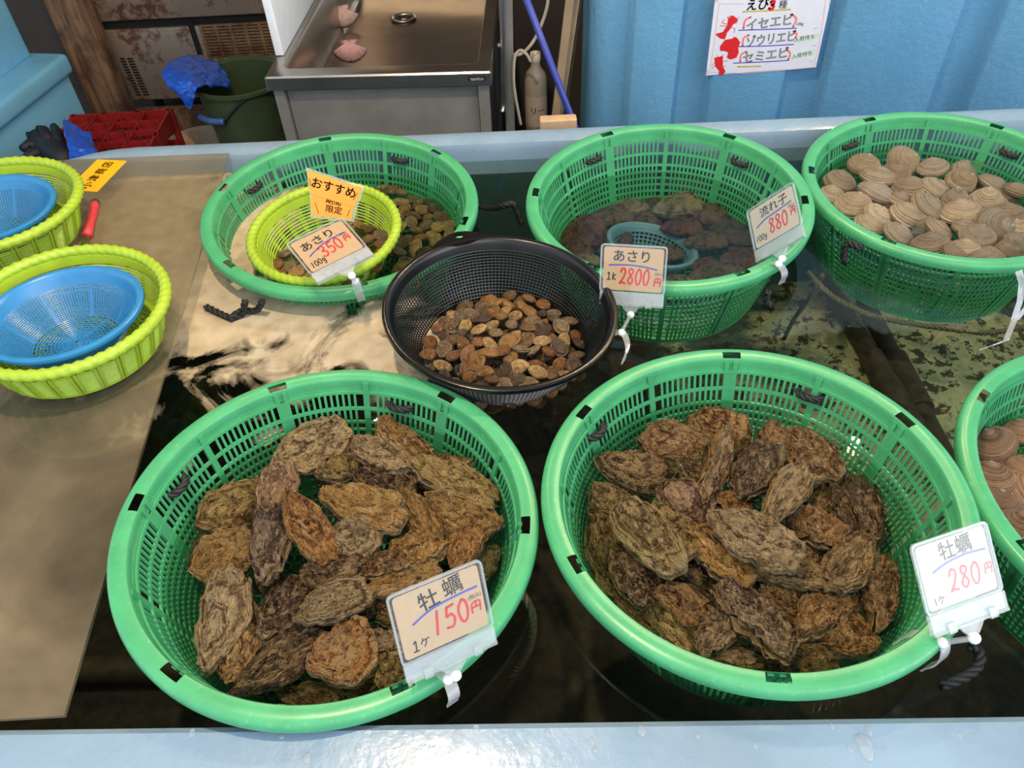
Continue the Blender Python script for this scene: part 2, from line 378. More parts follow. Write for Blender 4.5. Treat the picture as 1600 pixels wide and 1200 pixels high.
t.set(color=t.mix(t.ramp(n2, [(.58, 0.0), (.68, .75)]), t.mix(t.ramp(n1, [(.38, .8), (.55, 0.0)]), oi.outputs['Color'], srgb(34, 24, 20)), srgb(170, 134, 98)), rough=.4); t.bump(t.math('ADD', n1, n2), 1.0, .06); M['abalone'] = t.mat
t = NT('scallop_shell'); uv = t.n('ShaderNodeUVMap').outputs[0]; sx = t.n('ShaderNodeSeparateXYZ'); t.l(uv, sx.inputs[0]); oi = t.n('ShaderNodeObjectInfo')
rb = t.math('SINE', t.math('MULTIPLY', sx.outputs[0], 2*PI*15)); f = t.noise(t.coord('Object'), 9, 4)
base = t.mix(t.ramp(rb, [(.0, 0.0), (.9, .55)]), oi.outputs['Color'], srgb(226, 190, 176)); base = t.mix(t.ramp(f, [(.5, 0.0), (.7, .5)]), base, srgb(150, 100, 100))
t.set(color=base, rough=.5); M['scallop'] = t.mat
def rusty(name, base, rust, lo, hi, rough, metal):
    t = NT(name); c = t.coord('World'); f = t.noise(c, 4, 6, .6, .4); g = t.noise(c, 32, 6, .65, .3); k = t.math('ADD', t.math('MULTIPLY', f, .55), t.math('MULTIPLY', g, .45))
    r = t.ramp(k, [(lo, 0.0), (hi, 1.0)]); t.set(color=t.mix(r, base, t.ramp(g, [(.3, tuple(x*.5 for x in rust[:3])+(1,)), (.7, rust)])), rough=rough)
    t.l(t.math('MULTIPLY', t.math('SUBTRACT', 1.0, r), metal), t.b.inputs['Metallic']); t.bump(g, .2, .002); return t.mat
M['rust'] = rusty('rusty_steel', srgb(168, 150, 136), srgb(104, 62, 40), .51, .59, .40, .55)
M['rustgrille'] = rusty('rusty_grille', srgb(150, 122, 92), srgb(98, 58, 36), .40, .55, .5, .4)
t = NT('scorched_wood'); c = t.coord('World'); mp = t.n('ShaderNodeMapping'); mp.inputs['Scale'].default_value = (14, 14, 1.3); t.l(c, mp.inputs[0])
f = t.noise(mp.outputs[0], 3, 6, .6, .6); g = t.noise(c, 9, 4)
t.set(color=t.mix(t.ramp(g, [(.45, 0.0), (.62, .7)]), t.ramp(f, [(.3, srgb(74, 52, 38)), (.7, srgb(158, 122, 92))]), srgb(40, 30, 26)), rough=.75); t.bump(f, .4, .003); M['wood'] = t.mat
M['board_tan'] = plain('tan_board', srgb(150, 128, 100), .6, var=.2, scale=9)
M['crate'] = plain('red_crate_plastic', srgb(150, 34, 34), .4, var=.2, scale=20)
M['bucket'] = plain('olive_bucket_plastic', srgb(62, 78, 52), .4, var=.15, scale=14)
M['bluebag'] = plain('blue_vinyl', srgb(36, 92, 205), .3, var=.15, scale=25)
M['glove'] = plain('black_glove', srgb(22, 26, 34), .6, var=.3, scale=60)
M['beige'] = plain('beige_plastic', srgb(196, 166, 132), .45, var=.1)
M['bottle'] = plain('cloudy_bottle', srgb(150, 140, 124), .4, var=.08)
M['label'] = plain('bottle_label', srgb(172, 156, 138), .6, var=.08)
M['hose'] = plain('pale_hose', srgb(176, 168, 150), .4, var=.1)
M['pole'] = plain('blue_pole', srgb(42, 58, 150), .35, var=.1)
M['pvc'] = plain('fouled_pipe', srgb(66, 54, 42), .6, var=.45, scale=40)
M['knife'] = plain('red_handle', srgb(205, 62, 66), .45, var=.12, scale=90)
M['paper'] = plain('poster_paper', srgb(222, 222, 232), .6, var=.03, scale=40)
M['pink'] = plain('pink_marker', srgb(240, 130, 130), .6)
M['thinpink'] = plain('pink_frame_line', srgb(222, 176, 186), .6)
M['olive'] = plain('yellow_marker', srgb(196, 176, 60), .6)
M['mint'] = plain('pale_green_tape', srgb(206, 226, 206), .6)
M['wallpaint'] = plain('dark_wall_paint', srgb(70, 64, 60), .8, var=.2, scale=3, co='World')
M['concrete'] = plain('wet_concrete', srgb(74, 70, 66), .5, var=.3, scale=6, co='World')
M['ceilpaint'] = plain('ceiling_paint', srgb(64, 58, 52), .8, var=.1, scale=3, co='World')
t = NT('lamp_glow'); t.b.inputs['Emission Color'].default_value = (1, .75, .42, 1); t.b.inputs['Emission Strength'].default_value = 60; M['glow'] = t.mat

# ------------------------------------------------------------------ setting
ZF = -0.82
struct(MB().box((0.3, 1.8, ZF-.05), (7, 5.6, .1)).build('floor', M['concrete']))
struct(MB().box((0.3, 3.95, .55), (7, .1, 2.84)).build('wall_back', M['wallpaint']))
struct(MB().box((0.3, 2.43, 1.97), (7, 3.14, .08)).build('ceiling', M['ceilpaint']))

# ---- the big tank
WZ = -0.065; LIP = -0.024; TB = -0.42
def rounded(x0, x1, y0, y1, r, n=8):
    out = []
    for cx, cy, a in ((x1-r, y1-r, 0), (x0+r, y1-r, PI/2), (x0+r, y0+r, PI), (x1-r, y0+r, 1.5*PI)):
        for i in range(n+1): b = a+PI/2*i/n; out.append((cx+r*math.cos(b), cy+r*math.sin(b)))
    return out
def yw(q, z): x, y = q; return Vector((x, y-(.038 if y < .8 else .017)*x, z))
tank = thing('fish_tank', 'long pale blue fibreglass tank of water holding the floating baskets', 'tank', (0.2, .9, ZF))
TX0, TX1, TY0, TY1 = -1.02, 1.75, .02, 1.535
IX0, IX1, IY0, IY1 = -.90, 1.63, .304, 1.469
shell = MB(); NN = 8
loops = [(rounded(TX0, TX1, TY0, TY1, .26, NN), ZF), (rounded(TX0, TX1, TY0, TY1, .26, NN), LIP-.03), (rounded(TX0+.006, TX1-.006, TY0+.006, TY1-.006, .254, NN), LIP-.008), (rounded(TX0+.02, TX1-.02, TY0+.02, TY1-.02, .24, NN), LIP),
         (rounded(IX0-.02, IX1+.02, IY0-.01, IY1+.02, .16, NN), LIP), (rounded(IX0-.006, IX1+.006, IY0-.003, IY1+.007, .15, NN), LIP-.006), (rounded(IX0, IX1, IY0, IY1, .145, NN), LIP-.022), (rounded(IX0, IX1, IY0, IY1, .145, NN), WZ-.03), (rounded(IX0, IX1, IY0, IY1, .145, NN), TB)]
vs = []; fs = []
for lp, z in loops: vs += [yw(q, z) for q in lp]
K = len(loops[0][0])
for i in range(len(loops)-1):
    for k in range(K): fs.append((i*K+k, i*K+(k+1) % K, (i+1)*K+(k+1) % K, (i+1)*K+k))
shell.add(vs, fs); shell.m = [0]*(len(fs)-K)+[1]*K
base = Vector((0.2, .9, ZF))
def shift(mb, off):
    mb.v = [(x-off[0], y-off[1], z-off[2]) for x, y, z in mb.v]; return mb
shift(shell, base).build('shell', [M['tank'], M['tankin']], tank, smooth=math.radians(35))
mb = MB(); mb.add([yw(q, TB) for q in rounded(IX0, IX1, IY0, IY1, .145, NN)], [tuple(range(K))]); shift(mb, base).build('tank_bottom', M['bottom'], tank)
wat = MB(); wat.add([yw(q, WZ) for q in rounded(IX0-.001, IX1+.001, IY0-.001, IY1+.001, .145, NN)], [tuple(range(K))])
wo = wat.build('sea_water', M['water'], fix=False)
tag(wo, 'clear sea water filling the pale blue tank, with cream foam', 'water', kind='stuff')
# drops on the front lip
dr = MB(); r2 = random.Random(3)
for u, v, s in ((715, 1150, 9), (744, 1140, 6), (824, 1168, 6), (855, 1145, 5), (864, 1158, 4), (930, 1172, 5), (868, 1190, 8), (925, 1158, 4), (1002, 1142, 8), (1340, 1155, 6), (1352, 1168, 12), (1328, 1170, 5), (1358, 1142, 5), (1090, 1150, 4), (300, 1145, 5), (440, 1150, 5), (1180, 1165, 4), (560, 1170, 5), (1300, 1135, 4), (480, 1185, 6), (1500, 1150, 3)):
    q = at(u, v, z=LIP); dr.sphere(q, s*.00062, 10, 7, (1, 1+r2.random()*.9, .45))
d_ = dr.build('water_drops', M['clear'], smooth=True); tag(d_, 'small water drops beaded on the front lip of the blue tank', 'water', kind='stuff')

# ------------------------------------------------------------------ green baskets
RIM_R = .25
def wall_r(z):  # outer wall radius against depth
    t_ = (-z-.012)/.168; return .2265-.036*t_-.006*t_*t_
SLOTS = [(-.024, -.046), (-.0505, -.069)]
z_ = -.073
while z_ > -.168: SLOTS.append((z_, z_-.0095)); z_ -= .0128
def green_meshes(angs=tuple(range(0, 360, 60))):
    mb = MB(); n = 240
    prof = [(RIM_R, -.015), (RIM_R+.0006, -.009), (RIM_R-.0008, -.0025), (RIM_R-.004, 0), (RIM_R-.0105, .0006), (RIM_R-.0165, .0004), (RIM_R-.0215, -.001), (RIM_R-.0235, -.004), (wall_r(-.013)+.0012, -.013), (wall_r(-.024), -.024)]
    k = len(prof); holes = [math.radians(a) for a in angs]
    for i in range(n):
        a = 2*PI*i/n
        for r, z in prof: mb.v.append((r*math.cos(a), r*math.sin(a), z))
    for i in range(n):
        a = 2*PI*(i+.5)/n; j = (i+1) % n
        hole = any(abs((a-h+PI) % (2*PI)-PI) < .042 for h in holes)
        for t_ in range(k-1):
            if hole and t_ in (4, 5): continue
            mb.f.append((i*k+t_, j*k+t_, j*k+t_+1, i*k+t_+1)); mb.m.append(0)
    rim = mb.mesh('rim', M['green'], math.radians(40), fix=False)
    w = MB(); N = 120
    zs = [(-.020, -.024)]
    for (a, b), (c, d) in zip(SLOTS, SLOTS[1:]): zs.append((b, c))
    zs.append((SLOTS[-1][1], SLOTS[-1][1]-.008))
    for a, b in zs:
        ra, rb = wall_r(a), wall_r(b); w.lathe([(ra, a), (rb, b), (rb-.0026, b), (ra-.0026, a)], N, True)
    def rib(ang, wd, th, z0, z1, out=0.0, seg=5):
        c, s_ = math.cos(ang), math.sin(ang); rad = Vector((c, s_, 0)); tan = Vector((-s_, c, 0)); path = []
        for i in range(seg+1):
            z = z0+(z1-z0)*i/seg; path.append((rad*(wall_r(z)-.0013+out)+Vector((0, 0, z)), tan, rad))
        w.bar(path, wd, th)
    zb = SLOTS[-1][1]-.004
    for sct in range(12):
        a0 = 2*PI*sct/12
        for q in range(1, 12):
            a = a0+2*PI/12*(.07+.86*q/12); rib(a, .0034, .0022, -.022, zb)
        if sct % 2: rib(a0, .0085, .0045, -.006, zb, .0012)
        else:
            for e in (-.026, .026): rib(a0+e, .0062, .0045, -.006, zb, .0012)
            rib(a0, .009, .0016, -.020, zb)
    wall = w.mesh('side_lattice', M['greenlat'])
    g = MB(); zz = SLOTS[-1][1]-.006; R = wall_r(zz)
    g.lathe([(R, zz+.002), (R, zz-.003), (R-.010, zz-.003), (R-.010, zz+.002)], 96, True)
    x = -R+.006
    while x < R-.004:
        L = math.sqrt(max(0, (R-.004)**2-x*x)); g.box((x, 0, zz), (.0034, 2*L, .003)); g.box((0, x, zz), (2*L, .0034, .003)); x += .0135
    return rim, wall, g.mesh('base_grid', M['greenlat'])
GR = green_meshes()
def rope_pts(path, amp, turns, ph, n=60):
    P = [Vector(p) for p in path]; out = []
    seg = [0]
    for a, b in zip(P, P[1:]): seg.append(seg[-1]+(b-a).length)
    for i in range(n+1):
        d = seg[-1]*i/n; k = 0
        while k < len(P)-2 and seg[k+1] < d: k += 1
        f_ = (d-seg[k])/max(1e-9, seg[k+1]-seg[k])
        p0, p1, p2, p3 = P[max(k-1, 0)], P[k], P[k+1], P[min(k+2, len(P)-1)]
        c = .5*((2*p1)+(p2-p0)*f_+(2*p0-5*p1+4*p2-p3)*f_**2+(3*p1-p0-3*p2+p3)*f_**3)
        tg = (p2-p1).normalized(); up = Vector((0, 0, 1)) if abs(tg.z) < .9 else Vector((1, 0, 0)); a = tg.cross(up).normalized(); b = tg.cross(a)
        an = ph+2*PI*turns*i/n; out.append(c+a*math.cos(an)*amp+b*math.sin(an)*amp)
    return out
def rope_into(mb, path, r=.004, n=None):
    L = sum((Vector(b)-Vector(a)).length for a, b in zip(path, path[1:])); turns = L/(r*5.5); n = n or max(12, min(260, int(turns*9)))
    for k in range(3): mb.tube(rope_pts(path, r*.52, turns, 2*PI*k/3, n), r*.56, 6)
    return mb
BASK = {}
def green_basket(key, c, z, nrm, rot, label, loops=(), tails=()):
    Mx = frame_z(nrm, (c[0], c[1], z), math.radians(rot))
    b = thing('green_basket', label, 'basket', Mx, 'large green baskets in the tank')
    for nm, me in zip(('rim', 'side_lattice', 'base_grid'), GR):
        o = link(nm, me, b)
    inv = Mx.inverted()
    for u, v in loops:
        q = inv@at(u, v, z=-.035); a = math.atan2(q.y, q.x); da = .075; path = []
        for d_, rr, zz in ((-da*1.0, .2305, -.036), (-da*.85, .216, -.034), (0, .2085, -.031), (da*.85, .216, -.034), (da*1.0, .2305, -.036)):
            path.append((rr*math.cos(a+d_), rr*math.sin(a+d_), zz))
        rope_into(MB(), path, .0055).build('rope_loop', M['rope'], b, True)
    for pts in tails:
        rope_into(MB(), [inv@Vector(p) for p in pts], .0058).build('rope_tail', M['rope'], b, True)
    BASK[key] = (b, Mx); return b
green_basket('A', (-.2252, .547), .000, (.0644, .0018, 1), -5, 'large green lattice basket heaped with pale golden oysters, at the front lip', [(265, 765), (630, 622)])
green_basket('B', (.2776, .5486), .0064, (-.0365, .0226, 1), 22, 'large green lattice basket of dark brown oysters, under the glaring price card', [(912, 662), (1270, 612)])
q1, q2, q3, q4, q5 = at(383, 470, z=-.03), at(377, 492, z=-.06), at(360, 496, z=-.06), at(340, 488, z=-.06), at(322, 479, z=-.058)
green_basket('C', (-.2944, 1.2336), -.0033, (.0216, -.0421, 1), 44, 'green basket of small clams with a lime basket floating inside, beside the foam', [(382, 292), (638, 240)],
    [[q1, q2, q3, q4, q5], [at(410, 470, z=-.03), at(400, 485, z=-.058), q2+Vector((0, .005, .004)), q3+Vector((0, -.006, 0))]])
green_basket('D', (.291, 1.1852), .0084, (-.0241, -.0405, 1), -10, 'green basket of sunken brown abalones with a small blue bowl in it', [(905, 243), (1172, 256)],
    [[at(1200, 455, z=-.03), at(1197, 470, z=-.05), at(1203, 478, z=-.06)]])
green_basket('E', (.8056, 1.2176), -.0075, (-.0236, -.0266, 1), 45, 'green basket of big tan hard clams at the back corner', [(1322, 220), (1592, 232)],
    [[at(1345, 388, z=-.028), at(1325, 380, z=-.03), at(1318, 400, z=-.055), at(1322, 412, z=-.07)]])
green_basket('F', (.7826, .513), 0, (.0188, -.0151, 1), 16, 'green basket of purplish clams cut by the frame edge, behind the glaring card', [])

# ------------------------------------------------------------------ woven lime baskets and colanders
def lime_basket(label, c, z, nrm, R, h, taper=.82, rings=10, pairs=26, rot=0):
    Mx = frame_z(nrm, (c[0], c[1], z), rot); b = thing('lime_basket', label, 'basket', Mx, 'lime green woven baskets')
    n = 220; mb = MB(); k = 12; rr = .0085
    for i in range(n):
        a = 2*PI*i/n
        for j in range(k):
            g = 2*PI*j/k; q = rr*(1+.13*math.sin(60*a+2*g)); mb.v.append(((R-rr+q*math.cos(g))*math.cos(a), (R-rr+q*math.cos(g))*math.sin(a), -rr+q*math.sin(g)))
    for i in range(n):
        for j in range(k): mb.f.append((i*k+j, ((i+1) % n)*k+j, ((i+1) % n)*k+(j+1) % k, i*k+(j+1) % k)); mb.m.append(0)
    mb.build('rim', M['lime'], b, True)
    w = MB(); wr = lambda zz: (R-.014)*(1-(1-taper)*((-zz)/h)**1.3)
    w.lathe([(wr(-.012)+.001, -.012), (wr(-.026)+.001, -.026), (wr(-.026)-.002, -.026), (wr(-.012)-.002, -.012)], 96, True)
    z0 = -.029; step = (h-.032)/rings
    for i in range(rings):
        zz = z0-step*(i+.4); rg = wr(zz); a_ = step*.36
        w.lathe([(rg+.0016, zz), (rg, zz+a_), (rg-.0016, zz), (rg, zz-a_)], 110, True)
    w.build('woven_side', M['lime'], b, math.radians(50))
    v = MB()
    for p in range(pairs):
        for e in (-.022, .022):
            a = 2*PI*p/pairs+e; rad = Vector((math.cos(a), math.sin(a), 0)); tan = Vector((-math.sin(a), math.cos(a), 0)); path = []
            for i in range(7):
                zz = -.010-(h-.012)*i/6; path.append((rad*(wr(zz)+.0022)+Vector((0, 0, zz)), tan, rad))
            v.bar(path, .0034, .0030)
    v.build('upright_stakes', M['lime'], b)
    g = MB(); Rb = wr(-h)
    g.lathe([(Rb+.002, -h+.004), (Rb+.002, -h), (Rb-.008, -h), (Rb-.008, -h+.004)], 72, True)
    x = -Rb+.008
    while x < Rb-.004:
        L = math.sqrt(max(0, (Rb-.003)**2-x*x)); g.box((x, 0, -h+.002), (.005, 2*L, .003)); g.box((0, x, -h+.002), (2*L, .005, .003)); x += .010
    g.build('base', M['lime'], b)
    return Mx
BZ = LIP+.006     # top of the clear sheet
def seat(z, nrm, R, h): return None
L1 = lime_basket('lime woven basket with a blue colander, wholly in view on the clear sheet', (-.6424, .8906), .070, (.055, -.01, 1), .1485, .077, .86)
L2 = lime_basket('lime woven basket cut by the frame edge, beside the yellow sign', (-.8757, 1.1847), .072, (.045, -.01, 1), .1485, .077, .86)
L3 = lime_basket('lime woven basket of small clams floating inside a green basket', (-.3144, 1.152), .002, (-.0175, -.0956, 1), .1355, .085, .72)
def colander(name, label, c, z, nrm, R, band, h, rb, mat, ribs, rings, sect=0, group=None, wid=.0016, ear=None, curve=1.6, lip=.004):
    Mx = frame_z(nrm, (c[0], c[1], z)); b = thing(name, label, 'colander', Mx, group)
    wr = lambda t_: rb+(R-.014-rb)*(1-t_**curve)
    mb = MB(); r1 = wr(0)
    mb.lathe([(R-lip*.8, -.010), (R, -.006), (R-.001, -.001), (R-.005, .0008), (R-.010, -.001), (r1+.001, -.008), (wr(band), -h*band-.004), (wr(band)+.0022, -h*band-.004), (r1+.003, -.010), (R-.009, -.0035), (R-.005, -.0025)], 128, True)
    if ear is not None:
        e = Matrix.Rotation(ear, 4, 'Z'); poly = [(R-.012, -.055), (R+.004, -.040), (R+.017, -.014), (R+.020, 0), (R+.017, .014), (R+.004, .040), (R-.012, .055)]
        hole = [(R+.008+.006*math.cos(2*PI*i/12), .008*math.sin(2*PI*i/12)) for i in range(12)]
        # plate with a round hole: two halves
        up = [(R-.012, .055), (R+.004, .040), (R+.017, .014), (R+.020, 0)]+[hole[i] for i in (0, 1, 2, 3, 4, 5, 6)]+[(R-.012, 0)]
        dn = [(R-.012, 0)]+[hole[i] for i in (6, 7, 8, 9, 10, 11, 0)]+[(R+.020, 0), (R+.017, -.014), (R+.004, -.040), (R-.012, -.055)]
        for pl in (up, dn): mb.prism(pl, -.005, 0.0, e)
    mb.build('rim', mat, b, math.radians(50))
    w = MB()
    for i in range(rings+1):
        t_ = band+(1-band)*i/rings; zz = -.004-h*t_; r_ = wr(t_); hh = wid*.62
        w.lathe([(r_+.001, zz), (r_, zz+hh), (r_-.001, zz), (r_, zz-hh)], 110, True)
    for i in range(ribs):
        a = 2*PI*i/ribs; rad = Vector((math.cos(a), math.sin(a), 0)); tan = Vector((-math.sin(a), math.cos(a), 0)); path = []
        for j in range(7): t_ = band+(1-band)*j/6; path.append((rad*wr(t_)+Vector((0, 0, -.004-h*t_)), tan, rad))
        big = sect and i % (ribs//sect) == 0
        w.bar(path, wid*(2.6 if big else 1), .0018 if big else .0012)
    w.build('mesh_side', mat, b)
    g = MB(); zz = -.004-h
    for i in range(1, 13):
        r_ = wr(1)*i/12; g.lathe([(r_+.0012, zz), (r_, zz+.001), (r_-.0012, zz), (r_, zz-.001)], 60, True)
    for i in range(36):
        a = 2*PI*i/36; d_ = Vector((math.cos(a), math.sin(a), 0)); t_ = Vector((-d_.y, d_.x, 0)); g.bar([(d_*wr(1)*q+Vector((0, 0, zz)), t_, Vector((0, 0, 1))) for q in ((.12 if i % 3 else .01), 1)], .0016 if i % 6 else .004, .0014)
    g.build('mesh_base', mat, b)
    return Mx
K1 = colander('blue_colander', 'blue plastic colander wholly in view in the lime basket', (-.6416, .8800), .066, (.022, .04, 1), .113, .30, .056, .062, M['bluep'], 128, 18, 8, 'blue colanders in the lime baskets')
K2 = colander('blue_colander', 'blue plastic colander cut by the frame edge, in the farther lime basket', (-.885, 1.178), .062, (.04, .02, 1), .113, .30, .056, .062, M['bluep'], 128, 18, 8, 'blue colanders in the lime baskets')
KB = colander('black_colander', 'black plastic colander of small brown clams among the green baskets', (-.011, .8975), .018, (.0727, -.0204, 1), .1765, .16, .092, .118, M['black'], 150, 17, 0, None, .0017, math.radians(110), 1.5)
kd = at(1020, 380, z=-.10)
KD = colander('small_bowl', 'small pale blue slotted bowl sunk among the abalones', (kd.x, kd.y, ), kd.z, (.20, .12, 1), .088, .22, .045, .055, M['bluebowl'], 48, 5, 0, None, .003)

# ------------------------------------------------------------------ oysters
def oyster_proto(seed):
    r_ = random.Random(seed); NT_, NR = 60, 15
    ph = [r_.random()*6.3 for _ in range(8)]; bend = r_.uniform(-.16, .16); asym = r_.uniform(.12, .38); fr = r_.uniform(.03, .065)
    def out(th):
        c, s_ = math.cos(th), math.sin(th)
        k = 1+.055*math.sin(3*th+ph[0])+.04*math.sin(5*th+ph[1])+.03*math.sin(9*th+ph[2])+.018*math.sin(15*th+ph[3])
        x = .5*c*k; y = .5*s_*(1+asym*c)*k; y += bend*(x*x*2-.2); return x, y
    def edge(th): return fr*math.sin(4*th+ph[4])+fr*.6*math.sin(9*th+ph[5])+fr*.35*math.sin(17*th+ph[6])
    def valve(up):
        V = []; Fc = []; UV = []
        for i in range(NT_):
            th = 2*PI*i/NT_; ex, ey = out(th); ez = edge(th)
            for j in range(NR+1):
                q = j/NR; rho = q**.85
                # growth centre sits toward the hinge
                x = -.30*(1-rho)+ex*rho; y = ey*rho
                n1 = mnoise.noise(Vector((x*5+seed*3.1, y*3.5+(0 if up else 9), seed))); n2 = mnoise.noise(Vector((x*13+seed, y*9, seed*2+(0 if up else 5))))
                layer = ((rho*4.6+.8*n1+.25*math.sin(3*th+ph[7])) % 1.0)
                if up: z = .20*(1-rho**2.2)+.085*n1*(1-rho*.3)+.075*n2+.085*layer*min(1, rho*2)*(1-.3*rho)+ez*rho**3+.02
                else: z = -.28*(1-rho**2.6)+.085*n1*(1-rho*.4)+.075*n2-.085*layer*min(1, rho*2)*(1-.3*rho)+ez*rho**3-.02
                V.append((x, y*.98, z)); UV.append((i/NT_, rho))
        k = NR+1
        for i in range(NT_):
            for j in range(NR):
                a, b = i*k+j, ((i+1) % NT_)*k+j
                f_ = (a, a+1, b+1, b) if up else (a, b, b+1, a+1)
                Fc.append(f_)
        # mantle-side closing face so the valve is a solid
        cidx = len(V); V.append((0, 0, .0)); UV.append((.5, 1))
        for i in range(NT_):
            a, b = i*k+NR, ((i+1) % NT_)*k+NR
            Fc.append((a, cidx, b) if up else (a, b, cidx))
        me = bpy.data.meshes.new('upper_shell' if up else 'lower_shell'); me.from_pydata(V, [], Fc); me.materials.append(M['oyster' if up else 'oyster_low'])
        uvl = me.uv_layers.new(name='UVMap'); li = np.zeros(len(me.loops), dtype=np.int32); me.loops.foreach_get('vertex_index', li); uvl.data.foreach_set('uv', np.array(UV, dtype=np.float32)[li].ravel())
        me.polygons.foreach_set('use_smooth', [True]*len(me.polygons)); me.update(); return me
    return valve(True), valve(False)
OP = [oyster_proto(s) for s in range(11, 21)]
TONE = {'cream': ((.88, .64, .36), 'pale cream'), 'gold': ((.74, .40, .11), 'golden brown'), 'orange': ((.80, .36, .10), 'orange brown'), 'brown': ((.52, .26, .085), 'brown'), 'dark': ((.22, .125, .065), 'dark brown'), 'purple': ((.46, .31, .25), 'purplish'),
        'grey': ((.70, .51, .29), 'greyish tan'), 'olive': ((.60, .42, .14), 'olive brown'), 'pink': ((.80, .48, .32), 'pinkish tan'), 'tan': ((.82, .52, .23), 'tan')}
def place_oysters(bk, lst, org, sc, zc, ctr, slope, word, group, seed):
    r_ = random.Random(seed); out = []
    for k, e in enumerate(lst):
        x, y, L, Wd, ang, tone = e[:6]; dz = e[6] if len(e) > 6 else 0; roll = e[7] if len(e) > 7 else None
        u, v = org[0]+x/sc, org[1]+y/sc; L /= sc; Wd /= sc; a = math.radians(ang)
        c0 = at(u, v, z=zc); d2 = math.hypot(c0.x-ctr[0], c0.y-ctr[1]); zz = zc-slope*(d2/.17)**2+dz
        c = at(u, v, z=zz)
        p1 = at(u+math.cos(a)*L/2, v-math.sin(a)*L/2, z=zz); p0 = at(u-math.cos(a)*L/2, v+math.sin(a)*L/2, z=zz); ax = p1-p0
        ln = max(.05, min(.142, ax.length*1.02)); ax.normalize()
        w1 = at(u-math.sin(a)*Wd/2, v-math.cos(a)*Wd/2, z=zz); w0 = at(u+math.sin(a)*Wd/2, v+math.cos(a)*Wd/2, z=zz); wd = max(.032, min(.084, (w1-w0).length*1.0))
        pit = r_.uniform(-.22, .22); rl = roll if roll is not None else r_.uniform(-.38, .38)
        ty = Vector((0, 0, 1)).cross(ax); Rm = Matrix((ax, ty, Vector((0, 0, 1)))).transposed().to_4x4()
        flip = PI if r_.random() < .28 else 0
        th = min(wd, .05)*1.45
        Mx = Matrix.Translation(c)@Rm@Matrix.Rotation(pit, 4, 'Y')@Matrix.Rotation(rl+flip, 4, 'X')@Matrix.Diagonal((ln, wd, th, 1))
        bm_ = BASK[bk][1]; bi = bm_.inverted()          # keep every tip inside the basket wall
        for _ in range(6):
            worst, dirn = 0, None
            for q in [(.5*math.cos(t_), .5*math.sin(t_), z_) for t_ in np.linspace(0, 2*PI, 12, endpoint=False) for z_ in (-.2, .15)]:
                p = bi@(Mx@Vector(q)); rr = math.hypot(p.x, p.y); lim = (wall_r(max(-.17, p.z)) if p.z < -.02 else .2265)-.007
                if rr-lim > worst: worst, dirn = rr-lim, Vector((p.x/rr, p.y/rr, 0))
            if not worst: break
            Mx = Matrix.Translation(-(bm_.to_3x3()@dirn)*worst)@Mx
        o = thing('oyster', None, 'oyster', Mx, group)
        up, lo = OP[(k*7+seed) % len(OP)]
        col, nm = TONE[tone]; j = r_.uniform(.85, 1.12)
        for me, nn, mul in ((up, 'upper_shell', 1.0), (lo, 'lower_shell', .92)):
            ch = link(nn, me, o); ch.color = (col[0]*j*mul, col[1]*j*mul, col[2]*j*mul, 1)
        out.append((o, nm))
    bpy.context.view_layer.update()
    row_labels(out, '{d} oyster, '+word+', {r} row from back, {c} from left', 5.6)
OA = [(670, 280, 275, 135, 25, 'cream', .012), (980, 245, 235, 115, -40, 'gold', .006), (890, 305, 205, 95, -27, 'cream', .012), (760, 345, 145, 75, 22, 'olive', 0), (900, 388, 210, 95, -15, 'dark', -.006),
      (1145, 390, 285, 140, -28, 'olive', .018), (1095, 335, 210, 95, 15, 'brown', 0), (400, 455, 270, 125, 32, 'olive', .004), (565, 410, 180, 110, 70, 'pink', .010), (548, 560, 290, 135, 88, 'purple', .012),
      (662, 525, 235, 130, -55, 'orange', .024), (835, 462, 275, 140, -20, 'gold', .016), (815, 560, 150, 125, -12, 'grey', .010), (1140, 490, 240, 115, -22, 'gold', .010), (1015, 500, 190, 105, -60, 'gold', .0),
      (1150, 595, 160, 115, 72, 'orange', .012), (1000, 600, 190, 120, 12, 'gold', .004), (400, 620, 225, 145, 22, 'gold', .006), (335, 600, 160, 105, 42, 'grey', -.012), (362, 838, 345, 155, 78, 'cream', .022, .1),
      (455, 770, 240, 100, -72, 'dark', -.004), (600, 780, 260, 150, 60, 'dark', -.002), (740, 668, 210, 115, 8, 'dark', .002), (905, 645, 210, 85, 10, 'brown', .008), (745, 762, 265, 110, 28, 'grey', .018),
      (965, 690, 250, 95, 18, 'gold', .006), (1240, 645, 130, 100, 65, 'grey', -.006), (440, 930, 265, 150, 72, 'tan', .006), (565, 965, 350, 130, 36, 'dark', .018, .3), (775, 925, 235, 190, 30, 'orange', .016),
      (900, 890, 170, 85, -10, 'grey', .006), (915, 985, 140, 115, -68, 'olive', .008), (800, 1030, 200, 95, 8, 'orange', -.002), (665, 1068, 215, 70, -4, 'brown', .004), (545, 690, 160, 95, -60, 'brown', -.022),
      (870, 760, 170, 95, 30, 'dark', -.018), (525, 885, 180, 105, -50, 'purple', -.012), (1105, 560, 160, 95, -30, 'gold', -.018), (985, 790, 200, 100, 20, 'brown', -.016), (1080, 720, 190, 110, 50, 'brown', -.018),
      (700, 850, 190, 110, -30, 'brown', -.024), (980, 900, 180, 100, 25, 'brown', -.02), (480, 510, 190, 110, 50, 'brown', -.026), (760, 600, 170, 110, 30, 'brown', -.028), (1200, 480, 150, 100, 70, 'brown', -.024)]
place_oysters('A', OA, (150, 560), 2, -.046, (-.215, .545), .026, 'front basket of pale oysters', 'pale golden oysters in the front basket', 3)
